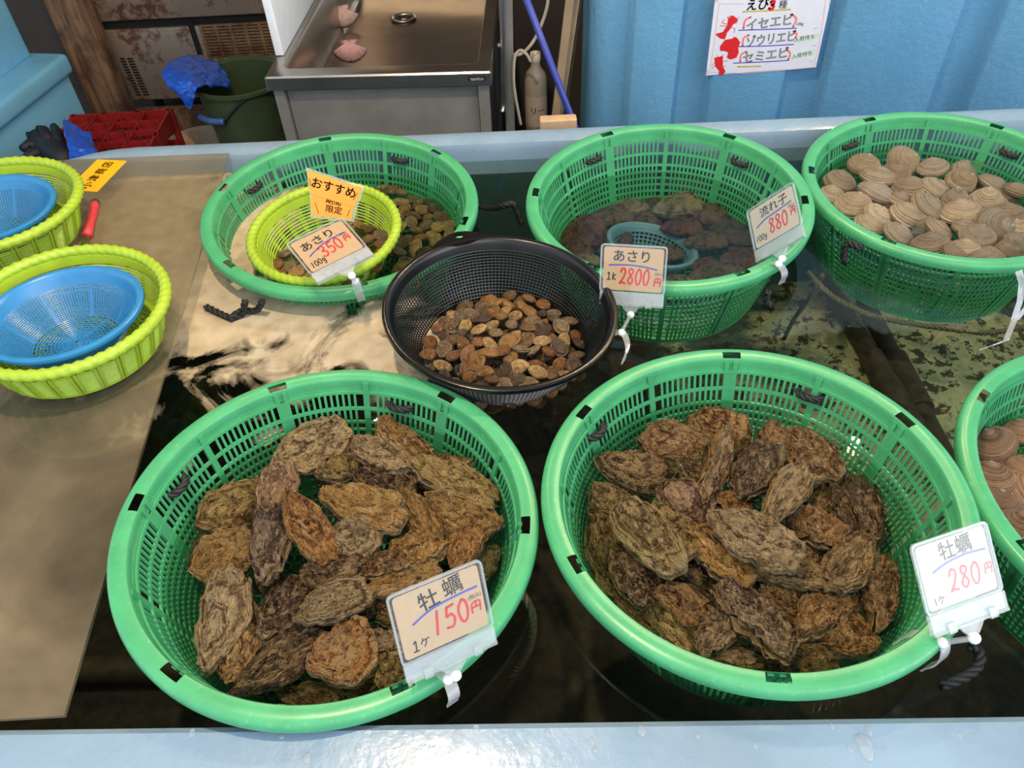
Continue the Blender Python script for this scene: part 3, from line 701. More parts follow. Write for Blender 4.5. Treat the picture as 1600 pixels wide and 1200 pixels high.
OB = [(600, 270, 205, 135, -30, 'brown', .004), (470, 332, 240, 125, -6, 'brown', .002), (350, 415, 255, 118, -8, 'dark', .010), (600, 392, 240, 88, 66, 'brown', .020, .9), (718, 412, 205, 155, 62, 'dark', .012),
      (790, 345, 165, 120, -60, 'brown', -.008), (905, 342, 225, 155, -50, 'brown', .004), (815, 490, 285, 115, 55, 'tan', .030, .5), (1072, 518, 245, 125, 98, 'dark', .004), (230, 518, 165, 135, -42, 'olive', .006),
      (505, 512, 195, 125, -32, 'pink', .006), (380, 612, 300, 150, -50, 'olive', .032, .1), (472, 605, 230, 130, -52, 'olive', .012), (612, 678, 265, 130, -40, 'gold', .010), (715, 620, 325, 140, -28, 'grey', .036, .1),
      (650, 525, 150, 85, -20, 'orange', -.004), (213, 682, 255, 145, -78, 'olive', .014, .2), (350, 748, 225, 130, -36, 'dark', .014), (912, 592, 205, 130, -32, 'brown', .010), (1012, 560, 215, 85, -62, 'dark', -.002),
      (840, 735, 265, 85, -8, 'tan', .008), (1012, 702, 215, 155, 52, 'tan', .022), (1108, 775, 280, 120, 82, 'brown', .010, .6), (490, 832, 210, 115, -36, 'brown', .006), (330, 862, 215, 105, -42, 'brown', .004),
      (450, 902, 245, 130, -50, 'olive', .006), (602, 912, 180, 130, 52, 'grey', .012), (718, 882, 325, 140, -42, 'dark', .024, -.5), (820, 832, 205, 95, -30, 'brown', -.004), (932, 852, 225, 160, 42, 'brown', .008),
      (1027, 955, 195, 145, -6, 'gold', .016, .05), (700, 1012, 240, 95, -4, 'tan', .008), (900, 1012, 195, 100, -16, 'brown', .010), (560, 762, 180, 100, -20, 'dark', -.014), (880, 655, 165, 95, -40, 'tan', -.008),
      (540, 432, 150, 90, -40, 'dark', -.012), (945, 500, 160, 95, 50, 'brown', -.016), (755, 772, 170, 100, 20, 'dark', -.02), (1060, 640, 160, 100, 60, 'brown', -.018), (640, 800, 190, 110, 30, 'brown', -.024),
      (430, 700, 190, 120, 10, 'dark', -.02), (800, 400, 160, 110, 70, 'dark', -.022), (970, 430, 170, 110, 20, 'brown', -.026), (850, 940, 170, 110, 40, 'dark', -.02), (300, 560, 180, 110, 40, 'brown', -.018)]
place_oysters('B', OB, (820, 530), 2, -.054, (.285, .545), .028, 'basket of dark oysters', 'dark brown oysters in the second basket', 5)

# ------------------------------------------------------------------ clams
def bivalve(a, b, T, seed, ribs=0, ridge=.012, NP=30, NRr=9, blunt=.30, shift=.12, sag=.0):
    """one valve, umbo at +y, rim in z = 0; unit length"""
    r_ = random.Random(seed); V = []; UV = []; Fc = []; ph = r_.random()*6
    U = Vector((shift*a, b*.90, 0))
    for i in range(NP):
        th = 2*PI*i/NP; c, s_ = math.cos(th), math.sin(th); up = max(0, s_)
        O = Vector((a*c*(1-blunt*up**2)+shift*a*up**2, b*s_*(1-.06*up*abs(c)), 0)); k = 1+.012*math.sin(4*th+ph); O = O*k
        for j in range(NRr+1):
            q = (j/NRr)**.8; p = U+(O-U)*q
            dd = min(1, math.hypot(p.x/O.length*1.0, p.y/O.length*1.0) if False else math.hypot(p.x/a, p.y/b)/max(1e-6, math.hypot(O.x/a, O.y/b) if q > .98 else 1))
            z = T*max(0, 1-dd*dd)**.62*(1-.0*q)+.16*T*math.exp(-(q/.25)**2); z = 0 if j == NRr else z
            z += ridge*T*math.sin(q*34)*(1-q)*q*3+ribs*T*.03*math.sin(th*26)*q*(1-q**4)
            V.append((p.x, p.y, max(z, 0))); UV.append((i/NP, q))
    k = NRr+1
    for i in range(NP):
        for j in range(NRr):
            p, q = i*k+j, ((i+1) % NP)*k+j; Fc.append((p, p+1, q+1, q))
    return V, Fc, UV
def valve_mesh(name, parts, mat):
    V = []; Fc = []; UV = []
    for (v, f_, u), flip, gap in parts:
        b = len(V)
        for x, y, z in v:
            if flip: z = -z
            V.append((x, y, z+(gap if not flip else -gap)))
        Fc += [tuple(b+i for i in (f if not flip else f[::-1])) for f in f_]; UV += u
    me = bpy.data.meshes.new(name); me.from_pydata(V, [], Fc); me.materials.append(mat); uvl = me.uv_layers.new(name='UVMap')
    li = np.zeros(len(me.loops), dtype=np.int32); me.loops.foreach_get('vertex_index', li); uvl.data.foreach_set('uv', np.array(UV, dtype=np.float32)[li].ravel())
    me.polygons.foreach_set('use_smooth', [True]*len(me.polygons)); me.update(); return me
# small clams: both valves in one mesh each
SM = []
for s_ in range(6):
    v = bivalve(.5, .34+.02*(s_ % 3), .205, 40+s_, ribs=1, shift=.22, blunt=.26); SM.append(valve_mesh('clam', [(v, False, .002), (v, True, .002)], M['manila']))
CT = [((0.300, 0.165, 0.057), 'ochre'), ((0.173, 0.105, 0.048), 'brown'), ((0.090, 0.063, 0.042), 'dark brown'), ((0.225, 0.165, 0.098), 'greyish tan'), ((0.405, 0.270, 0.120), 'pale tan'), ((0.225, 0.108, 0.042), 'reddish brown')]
def lay_clam(pos, yw_, size, r_, meshes, tones, name, cat, group, tilt=.55, lean=0.0, split=None, out=None, wts=None):
    Mx = Matrix.Translation(pos)@Matrix.Rotation(lean, 4, 'X')@Matrix.Rotation(r_.uniform(-tilt, tilt), 4, 'X')@Matrix.Rotation(r_.uniform(-tilt, tilt), 4, 'Y')@Matrix.Rotation(yw_, 4, 'Z')@Matrix.Diagonal((size, size, size, 1))
    col, nm = r_.choices(tones, wts)[0]; j = r_.uniform(.8, 1.2); cc = (col[0]*j, col[1]*j, col[2]*j, 1)
    if split:
        o = thing(name, None, cat, Mx, group)
        pr = split[r_.randrange(len(split))]
        for me in pr: link('shell_valve', me, o).color = cc
    else:
        o = link(name, meshes[r_.randrange(len(meshes))]); o.matrix_world = Mx; tag(o, None, cat, group); o.color = cc
    out.append((o, nm)); return o
def poisson(inside, box, dmin, r_, tries=6000):
    pts = []
    for _ in range(tries):
        p = (r_.uniform(box[0], box[1]), r_.uniform(box[2], box[3]))
        if inside(*p) and all((p[0]-q[0])**2+(p[1]-q[1])**2 > dmin*dmin for q in pts): pts.append(p)
    return pts
# black colander heap
r_ = random.Random(21); out = []
cK = KB@Vector((0, 0, 0)); hc = at(787, 538, z=-.052); RX = .122
ins = lambda x, y: ((x-hc.x)/RX)**2+((y-hc.y)/RX)**2 < 1
for x, y in poisson(ins, (hc.x-RX, hc.x+RX, hc.y-RX, hc.y+RX), .0185, r_):
    d = math.hypot(x-hc.x, y-hc.y)/RX
    lay_clam(Vector((x, y, -.040-.020*d*d+r_.uniform(-.004, .006))), r_.uniform(0, 6.28), r_.uniform(.025, .037), r_, SM, CT, 'small_clam', 'clam', 'small brown clams in the black colander', out=out)
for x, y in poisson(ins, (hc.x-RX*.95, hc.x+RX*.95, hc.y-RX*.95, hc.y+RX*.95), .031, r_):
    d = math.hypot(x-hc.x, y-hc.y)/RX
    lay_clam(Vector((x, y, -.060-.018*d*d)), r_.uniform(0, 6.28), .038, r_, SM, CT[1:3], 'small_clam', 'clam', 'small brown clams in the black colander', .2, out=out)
bpy.context.view_layer.update(); row_labels(out, '{d} clam in black colander, {r} row from back, {c} from left', 11)
# lime basket heap
out = []; l3 = L3.translation; RL = .102
ins = lambda x, y: math.hypot(x-l3.x, y-(l3.y-.012)) < RL and (x-l3.x)*.55+(l3.y-y) > -.058
for x, y in poisson(ins, (l3.x-.13, l3.x+.13, l3.y-.14, l3.y+.13), .0215, r_):
    lay_clam(Vector((x, y, -.050+.10*(x-l3.x)+r_.uniform(-.003, .005)-(.018 if math.hypot(x-l3.x, y-l3.y) > .08 else 0)*0)), r_.uniform(0, 6.28), r_.uniform(.033, .041), r_, SM, CT, 'small_clam', 'clam', 'small clams in the floating lime basket', out=out, wts=(2, 1, .5, 2, 2, 2))
bpy.context.view_layer.update(); row_labels(out, '{d} clam in floating lime basket, {r} row from back, {c} from left', 5)
# loose in the green basket round it
out = []; cC = BASK['C'][1].translation
ins = lambda x, y: math.hypot(x-cC.x, y-cC.y) < .196 and math.hypot(x-l3.x, y-l3.y) > .124 and x > l3.x+.02
for x, y in poisson(ins, (cC.x-.2, cC.x+.2, cC.y-.2, cC.y+.2), .0225, r_):
    lay_clam(Vector((x, y, -.092+r_.uniform(-.003, .008))), r_.uniform(0, 6.28), r_.uniform(.034, .044), r_, SM, CT, 'small_clam', 'clam', 'small clams loose in the green basket', out=out, wts=(1, 1, .6, 2.5, 2, .5))
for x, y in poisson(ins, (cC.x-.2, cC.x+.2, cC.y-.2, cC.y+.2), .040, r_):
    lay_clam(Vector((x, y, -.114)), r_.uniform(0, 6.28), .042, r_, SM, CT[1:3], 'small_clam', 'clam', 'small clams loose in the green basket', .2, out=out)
bpy.context.view_layer.update(); row_labels(out, '{d} clam in green basket, outside lime one, {r} row from back, {c} from left', 5)
# big tan hard clams
def pair(sd, a, b, T, mat, gap=.004, **k):
    v = bivalve(a, b, T, sd, NP=40, NRr=14, **k); return valve_mesh('shell_valve', [(v, False, gap)], mat), valve_mesh('shell_valve', [(v, True, gap)], mat)
BIG = [pair(60+i, .5, .40+.02*(i % 2), .23, M['surf'], ridge=.03, shift=.15, blunt=.34) for i in range(4)]
ET = [((0.378, 0.294, 0.196), 'tan'), ((0.308, 0.252, 0.182), 'greyish tan'), ((0.476, 0.385, 0.266), 'pale tan'), ((0.266, 0.203, 0.133), 'brownish tan')]
EL = [(233, 440, 185, 0), (355, 350, 170, -10), (425, 410, 190, -8), (423, 497, 225, -5), (300, 557, 200, -14), (555, 330, 150, -30), (520, 385, 150, -10), (585, 465, 185, -10), (715, 470, 165, -20), (705, 365, 150, 5), (860, 385, 160, 0), (845, 435, 140, -35), (1010, 450, 165, -25), (1135, 480, 120, 0), (970, 530, 175, -3), (820, 525, 130, 5),
      (680, 565, 190, -25), (570, 610, 215, 0), (850, 595, 205, 5), (1080, 605, 195, -5), (1010, 665, 160, -55), (735, 685, 180, -5), (930, 715, 195, -10), (1130, 690, 150, 10), (380, 655, 150, -25), (425, 605, 130, -20), (530, 705, 185, -14), (690, 755, 200, -2), (860, 775, 165, -10), (1095, 790, 175, 5), (815, 815, 150, -20), (1130, 745, 150, -5), (185, 505, 110, 0), (950, 828, 140, 0),
      (870, 668, 120, 10), (985, 810, 110, -10), (545, 530, 130, -10), (910, 485, 90, 0), (640, 655, 150, 20), (1060, 530, 110, 0), (470, 560, 140, 30), (780, 620, 150, 30), (300, 620, 120, 10), (1000, 600, 120, 60)]
out = []; r_ = random.Random(5); cE = BASK['E'][1].translation
for k, (x, y, L, ang) in enumerate(EL):
    u, v = 1240+x/3.2445, 150+y/3.2445; z = -.060-(.020 if k > 36 else 0)+r_.uniform(-.004, .006)
    c = at(u, v, z=z); a = math.radians(ang); h = L/3.2445/2
    p1 = at(u+math.cos(a)*h, v-math.sin(a)*h, z=z); p0 = at(u-math.cos(a)*h, v+math.sin(a)*h, z=z); dd = p1-p0
    d = math.hypot(c.x-cE.x, c.y-cE.y)
    if d > .188: c.x = cE.x+(c.x-cE.x)*.188/d; c.y = cE.y+(c.y-cE.y)*.188/d
    lay_clam(c, math.atan2(dd.y, dd.x), min(.082, max(.056, dd.length*1.05)), r_, None, ET, 'hard_clam', 'clam', 'big tan clams in the back corner basket', .45, .22, BIG, out)
bpy.context.view_layer.update(); row_labels(out, '{d} hard clam in the back corner basket, {r} row from back, {c} from left', 7)
# purplish clams in the basket at the frame edge
SUG = [pair(80+i, .5, .36, .19, M['sugar'], ridge=.02, shift=.1, blunt=.25) for i in range(3)]
FT = [((0.263, 0.156, 0.094), 'purplish brown'), ((0.338, 0.206, 0.112), 'pinkish brown'), ((0.175, 0.112, 0.081), 'dark purplish')]
out = []
for u, v, L, ang, dz in ((1552, 696, 66, 28, .012), (1546, 746, 70, -6, .016), (1556, 790, 74, -12, .006), (1600, 676, 66, 10, 0), (1606, 735, 66, -10, .006), (1600, 770, 72, -50, .004), (1590, 824, 70, -16, .014), (1600, 856, 66, -8, .0), (1648, 700, 70, 10, .0), (1650, 790, 70, -20, .0), (1570, 812, 50, 20, -.012), (1700, 740, 70, 15, .0), (1690, 830, 72, -25, .0), (1750, 790, 70, 5, .004), (1740, 700, 70, -10, .0), (1660, 880, 72, 10, .0), (1730, 880, 70, -15, .0), (1790, 840, 70, 25, .0), (1700, 780, 70, 50, .012), (1780, 740, 66, -30, .0), (1640, 840, 66, 10, -.006), (1530, 716, 50, 40, -.012)):
    z = -.070+dz; c = at(u, v, z=z); a = math.radians(ang); p1 = at(u+math.cos(a)*L/2, v-math.sin(a)*L/2, z=z); p0 = at(u-math.cos(a)*L/2, v+math.sin(a)*L/2, z=z); dd = p1-p0
    lay_clam(c, math.atan2(dd.y, dd.x), max(.066, min(.088, dd.length)), r_, None, FT, 'purplish_clam', 'clam', 'purplish clams in the basket at the frame edge', .25, .2, SUG, out)
bpy.context.view_layer.update(); row_labels(out, '{d} clam in basket at frame edge, {r} row from back, {c} from left', 3)
# abalones
def abalone_mesh(seed):
    r_ = random.Random(seed); mb = MB(); NP, NRr = 36, 9; V = []
    for i in range(NP):
        th = 2*PI*i/NP; c, s_ = math.cos(th), math.sin(th); k = 1+.05*math.sin(2*th+seed)+.03*math.sin(5*th+seed*2)
        for j in range(NRr+1):
            q = j/NRr; x, y = .5*c*k*q+.14*(1-q), .37*s_*k*q+.06*(1-q); n1 = mnoise.noise(Vector((x*7, y*7, seed)))
            z = .24*(1-q**2)**.8+.05*n1*(1-q*.5)+.02*math.sin(q*16+th); V.append((x, y, max(0, z) if j == NRr else z))
    k = NRr+1; F_ = [(i*k+j, i*k+j+1, ((i+1) % NP)*k+j+1, ((i+1) % NP)*k+j) for i in range(NP) for j in range(NRr)]
    mb.add(V, F_); mb.add([(.48*math.cos(2*PI*i/20), .35*math.sin(2*PI*i/20), -.06) for i in range(20)]+[(.5*math.cos(2*PI*i/20), .37*math.sin(2*PI*i/20), .01) for i in range(20)], [tuple(range(19, -1, -1))]+[(i, (i+1) % 20, 20+(i+1) % 20, 20+i) for i in range(20)])
    for q in range(6):   # row of raised breathing pores
        a = -.5+.32*q; mb.sphere((.36*math.cos(a), .27*math.sin(a), .10), .032, 8, 5, (1, 1, .7))
    mb.sphere((.20, .08, .235), .06, 10, 6, (1, .9, .5))
    return mb.mesh('abalone', M['abalone'], True)
AB = [abalone_mesh(i) for i in range(1, 4)]; out = []; r_ = random.Random(9)
AT = [((0.325, 0.188, 0.119), 'brown'), ((0.312, 0.125, 0.106), 'reddish brown'), ((0.525, 0.375, 0.237), 'pale brown'), ((0.213, 0.131, 0.088), 'dark brown')]
for u, v, L, ang, tn, dz in ((886, 352, 58, 50, 1, .0), (957, 334, 62, 10, 0, 0), (922, 312, 50, 10, 3, 0), (984, 310, 48, -10, 2, .006), (1062, 318, 74, 15, 2, .014), (1022, 300, 52, 0, 3, 0), (1112, 322, 70, -10, 0, .004), (1066, 350, 60, -5, 1, .004), (1008, 340, 50, 20, 0, -.004), (1104, 372, 60, 0, 0, .002), (1150, 360, 64, -30, 3, .0), (1163, 400, 64, -5, 1, .006), (1103, 408, 40, 10, 1, .008),
                            (1124, 428, 84, 8, 0, .004), (899, 382, 44, -30, 1, .004), (912, 405, 46, 20, 2, .012), (1058, 436, 36, 0, 2, .006), (866, 372, 40, 40, 3, 0), (1195, 350, 54, -40, 0, 0), (1170, 318, 56, -20, 3, 0), (1040, 392, 52, 0, 0, -.012), (960, 372, 50, 30, 3, -.012), (1095, 290, 60, 0, 3, -.006), (975, 430, 60, 10, 0, -.006)):
    z = -.108+dz; c = at(u, v, z=z); a = math.radians(ang); p1 = at(u+math.cos(a)*L/2, v-math.sin(a)*L/2, z=z); p0 = at(u-math.cos(a)*L/2, v+math.sin(a)*L/2, z=z); dd = p1-p0; cD = BASK['D'][1].translation
    d = math.hypot(c.x-cD.x, c.y-cD.y)
    if d > .156: c.x = cD.x+(c.x-cD.x)*.156/d; c.y = cD.y+(c.y-cD.y)*.156/d
    o = link('abalone', AB[r_.randrange(3)]); o.matrix_world = Matrix.Translation(c-Vector((0, 0, .010)))@Matrix.Rotation(r_.uniform(-.2, .2), 4, 'X')@Matrix.Rotation(math.atan2(dd.y, dd.x), 4, 'Z')@Matrix.Diagonal((max(.055, min(.108, dd.length*1.12)),)*3+(1,))
    col, nm = AT[tn]; o.color = (*col, 1); tag(o, None, 'abalone', 'sunken abalones in the green basket'); out.append((o, nm))
bpy.context.view_layer.update(); row_labels(out, '{d} abalone in green basket, {r} row from back, {c} from left', 5)

# ------------------------------------------------------------------ lettering
def cr(pts, n=8):
    P = [Vector((x, y, 0)) for x, y in pts]; o = []
    for i in range(len(P)-1):
        a, b, c, d = P[max(i-1, 0)], P[i], P[i+1], P[min(i+2, len(P)-1)]
        for k in range(n):
            t_ = k/n; o.append(.5*((2*b)+(c-a)*t_+(2*a-5*b+4*c-d)*t_**2+(3*b-a-3*c+d)*t_**3))
    return o+[P[-1]]
def ribbon(mb, P, w, z=0.0, taper=False):
    m = len(P); vs = []
    for i in range(m):
        t_ = (P[min(i+1, m-1)]-P[max(i-1, 0)]).normalized(); nn = Vector((-t_.y, t_.x, 0)); ww = w*(1-.5*i/m if taper else 1)/2
        vs += [P[i]+nn*ww+Vector((0, 0, z)), P[i]-nn*ww+Vector((0, 0, z))]
    mb.add(vs, [(2*i, 2*i+1, 2*i+3, 2*i+2) for i in range(m-1)])
    for e in (P[0], P[-1]):
        mb.add([e+Vector((w/2*math.cos(2*PI*k/10), w/2*math.sin(2*PI*k/10), z)) for k in range(10)], [tuple(range(10))])
STROKE = {'0': [[(.5, 1), (.15, .75), (.08, .4), (.3, .02), (.65, .05), (.85, .45), (.75, .85), (.5, 1)]], '1': [[(.62, 1), (.5, .5), (.36, 0)]], '2': [[(.1, .75), (.3, .98), (.65, .95), (.75, .7), (.45, .3), (.05, .02), (.4, .08), (.85, .02)]],
          '3': [[(.1, .85), (.4, 1), (.75, .88), (.7, .65), (.35, .52), (.75, .42), (.8, .15), (.45, 0), (.05, .12)]], '5': [[(.85, .98), (.3, .95)], [(.3, .95), (.2, .55), (.55, .6), (.82, .35), (.6, .03), (.1, .06)]],
          '8': [[(.75, .9), (.4, 1), (.15, .8), (.45, .55), (.8, .25), (.5, 0), (.12, .2), (.4, .5), (.75, .75), (.75, .9)]], 'K': [[(.1, 1), (.1, 0)], [(.75, .8), (.12, .4), (.8, 0)]], 'g': [[(.7, .6), (.35, .7), (.1, .4), (.35, .15), (.7, .3), (.7, .65), (.7, -.1), (.4, -.35), (.1, -.2)]],
          'I': [[(.2, .85), (.5, 1), (.5, 0)], [(.15, 0), (.85, 0)]], '円': [[(.08, 0), (.12, .95), (.9, .95), (.92, 0)], [(.5, .95), (.5, .5)], [(.12, .5), (.9, .5)]], '-': [[(0, .5), (1, .5)]]}
def hand(mb, s, x, y, h, w, pen, rot=0.0, gap=1.15, M4=None):
    R2 = Matrix.Rotation(rot, 3, 'Z'); k = 0
    for ch in s:
        for st in STROKE.get(ch, []):
            P = [R2@(Vector(((k*gap+.12*q.y)*w+q.x*w, q.y*h, 0)))+Vector((x, y, 0)) for q in cr(st, 7)]
            ribbon(mb, P, pen)
        k += 1
_dg = None
def text(mb, s, x, y, size, rot=0.0, xs=1.0, bold=0.0, outline=0, shear=0.0, align='CENTER'):
    c = bpy.data.curves.new('txt', 'FONT'); c.body = s; c.size = 1; c.align_x = align; c.align_y = 'CENTER'; c.shear = shear; c.resolution_u = 3
    if outline: c.fill_mode = 'NONE'; c.bevel_depth = outline; c.bevel_resolution = 0
    o = bpy.data.objects.new('txt', c); COL.objects.link(o); bpy.context.view_layer.update()
    me = o.evaluated_get(bpy.context.evaluated_depsgraph_get()).to_mesh()
    ca, sa = math.cos(rot), math.sin(rot)
    for ox, oy in (((0, 0),) if not bold or outline else [(bold*q[0], bold*q[1]) for q in ((1, 0), (-1, 0), (0, 1), (0, -1), (.7, .7), (-.7, -.7), (.7, -.7), (-.7, .7))]):   # a broad pen: the strokes drawn side by side
        vs = []
        for v in me.vertices:
            px, py = (v.co.x*xs+ox)*size, (v.co.y+oy)*size; vs.append((x+ca*px-sa*py, y+sa*px+ca*py, v.co.z*size*.2))
        mb.add(vs, [tuple(p.vertices) for p in me.polygons])
    o.to_mesh_clear(); bpy.data.objects.remove(o); bpy.data.curves.remove(c)
def lift(mb, z): mb.v = [(a, b, c+z) for a, b, c in mb.v]; return mb
def rrect(w, h, r, cx=0, cy=0): return [(cx+x, cy+y) for x, y in rounded(-w/2, w/2, -h/2, h/2, r, 4)]

# ------------------------------------------------------------------ price cards
def basis(c, r, u):
    x = Vector(r).normalized(); u = Vector(u); y = (u-x*u.dot(x)).normalized(); z = x.cross(y)
    Mx = Matrix((x, y, z)).transposed().to_4x4(); Mx.translation = Vector(c); return Mx
def price_card(label, c, r, u, rim, black, red, paper, w=.1, h=.078, curve_up=True, pen=.0022, ul=None, ball=None):
    Mx = basis(c, r, u); k = thing('price_card', label, 'price card', Mx, 'price cards clipped to the rims')
    ph, pw = h*.93, w*.94
    MB().prism(rrect(pw*.955, ph*.95, .004), -.0004, 0).build('paper', M[paper], k)
    MB().prism(rrect(w, h, .006), .0010, .0016).build('sleeve', M['sleeve'], k)
    ed = MB(); o_ = rrect(w, h, .006); i_ = rrect(w-.0045, h-.0045, .004); n = len(o_)
    ed.add([(x, y, z) for z in (-.0012, .0017) for x, y in o_]+[(x, y, z) for z in (-.0012, .0017) for x, y in i_], [f for q in range(n) for f in ((q, (q+1) % n, n+(q+1) % n, n+q), (2*n+q, 3*n+q, 3*n+(q+1) % n, 2*n+(q+1) % n), (n+q, n+(q+1) % n, 3*n+(q+1) % n, 3*n+q), (q, 2*n+q, 2*n+(q+1) % n, (q+1) % n))])
    ed.build('sleeve_edge', M['clip'], k)
    mb = MB(); black(mb, w, h); lift(mb, .0003).build('lettering', M['ink'], k, fix=False)
    mb = MB(); red(mb, w, h); lift(mb, .0003).build('price_lettering', M['red_ink'], k, fix=False)
    mb = MB(); ribbon(mb, cr([(q[0]*w, q[1]*h) for q in ul]), .0022); lift(mb, .0003).build('underline', M['blue_ink'], k, fix=False)
    bar = MB(); yb = -h/2-.004; bar.box((0, yb-.004, .0022), (w*.98, .018, .0014)); bar.box((0, yb-.004, -.0022), (w*.98, .018, .0014)); bar.box((0, yb-.0135, 0), (w*.98, .003, .0075))
    for e in (-.27, .27): bar.box((e*w, yb-.011, .0035), (.009, .010, .004))
    bar.prism([(-.016, yb-.014), (.016, yb-.014), (.006, yb-.026), (-.006, yb-.026)], -.0022, .0022)
    bar.build('clip_bar', M['clip'], k)
    inv = Mx.inverted(); rp = inv@Vector(rim); bl = Vector((0, yb-.030, .0)) if ball is None else Vector(ball)
    s = MB(); s.sphere(bl, .0062, 14, 9); s.sphere(bl+(rp-bl)*.55, .0058, 14, 9); s.build('ball_joint', M['white'], k, True)
    cl = MB(); ax = (rp-bl); L = ax.length; ax = ax.normalized() if L > 1e-6 else Vector((0, -1, 0))
    inward = inv.to_3x3()@(Vector((rim[3].x, rim[3].y, 0))-Vector((Vector(rim[:3]).x, Vector(rim[:3]).y, 0))).normalized() if len(rim) > 3 else Vector((0, 0, -1))
    dn = (inv.to_3x3()@Vector((0, 0, -1))).normalized(); tg = inward.cross(dn).normalized()
    cl.tube([bl, bl+(rp-bl)*.55], .003, 8)
    for sd in (1, -1):
        path = []
        st = bl+(rp-bl)*.55
        for t_ in np.linspace(0, 1, 9):
            off = inward*sd*(.004+.014*math.sin(min(1, t_*1.15)*PI*.62)); path.append((st+(rp-st)*t_+dn*(.018*t_*t_)+off, tg, inward))
        cl.bar(path, .013, .0018)
    cl.build('clamp', M['clip'], k)
    return k
def rimpt(key, u, v, z=.002):
    p = at(u, v, z=z); c = BASK[key][1].translation if key in BASK else KB.translation
    return (p.x, p.y, p.z, c)
price_card_ = price_card
def price_card(label, c, r, u, rim, *a, **k):
    class R_(list): pass
    q = R_([rim[0], rim[1], rim[2]]); q.append(rim[3])
    return _pc(label, c, r, u, q, *a, **k)
def _pc(label, c, r, u, rim, *a, **k):
    ctr = rim[3]; p = Vector(rim[:3])
    class V3(Vector): pass
    return price_card_(label, c, r, u, Rim(p, ctr), *a, **k)
class Rim:
    def __init__(s, p, c): s.p = p; s.c = c
    def __len__(s): return 4
    def __iter__(s): return iter((s.p.x, s.p.y, s.p.z))
    def __getitem__(s, i): return s.c if i == 3 else ([s.p.x, s.p.y, s.p.z][i])
def b150(mb, w, h): text(mb, '牡', -.10*w, .22*h, .022, .12, 1.0, .010); text(mb, '蠣', .16*w, .28*h, .022, .12, 1.0, .006); hand(mb, 'I', -.36*w, -.37*h, .0105, .007, .0016); text(mb, 'ケ', -.22*w, -.30*h, .012, .1, 1, .01); text(mb, '(税込)', .36*w, .03*h, .0056, .1)
def r150(mb, w, h): hand(mb, '150', -.13*w, -.27*h, .024, .0125, .0028, .05); hand(mb, '円', .30*w, -.19*h, .0105, .0105, .0020, .06)
price_card('price card reading 150 yen each, on the front basket of pale oysters', (-.0797, .3723, .0713), (.8845, .4485, -.1287), (-.1159, .4782, .8706), rimpt('A', 690, 1066), b150, r150, 'kraft', ul=[(-.30, .0), (-.1, .10), (.15, .14), (.40, .15)])
def b2800(mb, w, h): text(mb, 'あさり', -.02*w, .25*h, .020, 0, 1.0, .016); hand(mb, 'I', -.40*w, -.23*h, .0105, .007, .0016); hand(mb, 'K', -.31*w, -.23*h, .0105, .0065, .0016); text(mb, '(税込)', .39*w, -.07*h, .005)
def r2800(mb, w, h): hand(mb, '2800', -.20*w, -.30*h, .024, .0102, .0028); hand(mb, '円', .32*w, -.31*h, .0115, .010, .0022)
price_card('price card reading 2800 yen, clipped to the black colander', (.1921, .9398, .0385), (.9585, -.2766, .0689), (.0384, .3646, .9304), rimpt('K', 958, 545, .004), b2800, r2800, 'kraft', ul=[(-.36, .07), (-.1, .09), (.15, .07), (.36, .02)], h=.076)
def b880(mb, w, h): text(mb, '流れ子', .04*w, .25*h, .0185, .03, 1.05, .012); hand(mb, '100g', -.42*w, -.32*h, .0095, .0052, .0014); text(mb, '(税込)', .36*w, .04*h, .005)
def r880(mb, w, h): hand(mb, '880', -.12*w, -.29*h, .024, .0115, .0028); hand(mb, '円', .33*w, -.16*h, .0115, .009, .0020)
price_card('price card reading 880 yen, on the green basket of abalones', (.4311, 1.0412, .0493), (.4936, -.3929, .7759), (-.0433, .8799, .4731), rimpt('D', 1212, 420), b880, r880, 'kraft_pale', ul=[(-.36, .0), (-.15, .08), (.1, .10), (.38, .13)], h=.076)
def b350(mb, w, h): text(mb, 'あさり', -.06*w, .22*h, .019, .12, 1.1, .014); hand(mb, '100g', -.40*w, -.36*h, .0105, .0058, .0016, .1); text(mb, '(税込)', .33*w, .10*h, .005, .1)
def r350(mb, w, h): hand(mb, '350', -.15*w, -.24*h, .0225, .0118, .0027, .10); hand(mb, '円', .29*w, -.10*h, .0105, .0095, .0020, .1)
price_card('price card reading 350 yen, below the orange notice on the lime basket', (-.2746, 1.0021, .0674), (.8163, .575, .0557), (-.5714, .7893, .2248), rimpt('C', 560, 446), b350, r350, 'kraft', ul=[(-.32, -.06), (-.1, .06), (.1, .11), (.36, .12)])
def b280(mb, w, h): text(mb, '牡蠣', .04*w, .27*h, .020, .05, 1.0, .010); text(mb, '1ケ', -.30*w, -.34*h, .010, 0, 1, .01)
def r280(mb, w, h): hand(mb, '280', -.14*w, -.28*h, .021, .0115, .0024); hand(mb, '円', .33*w, -.20*h, .0095, .009, .0018)
price_card('price card reading 280 yen, washed out by glare, on the dark oysters basket', tuple(CAM+.925*(np.array((.4604, .4191, .0214))-CAM)), (.9543, .2952, -.0461), (-.186, .7077, .6815), rimpt('B', 1432, 1010), b280, r280, 'kraft_pale', ul=[(-.30, .05), (-.1, .12), (.15, .15), (.40, .13)], w=.0925, h=.072)
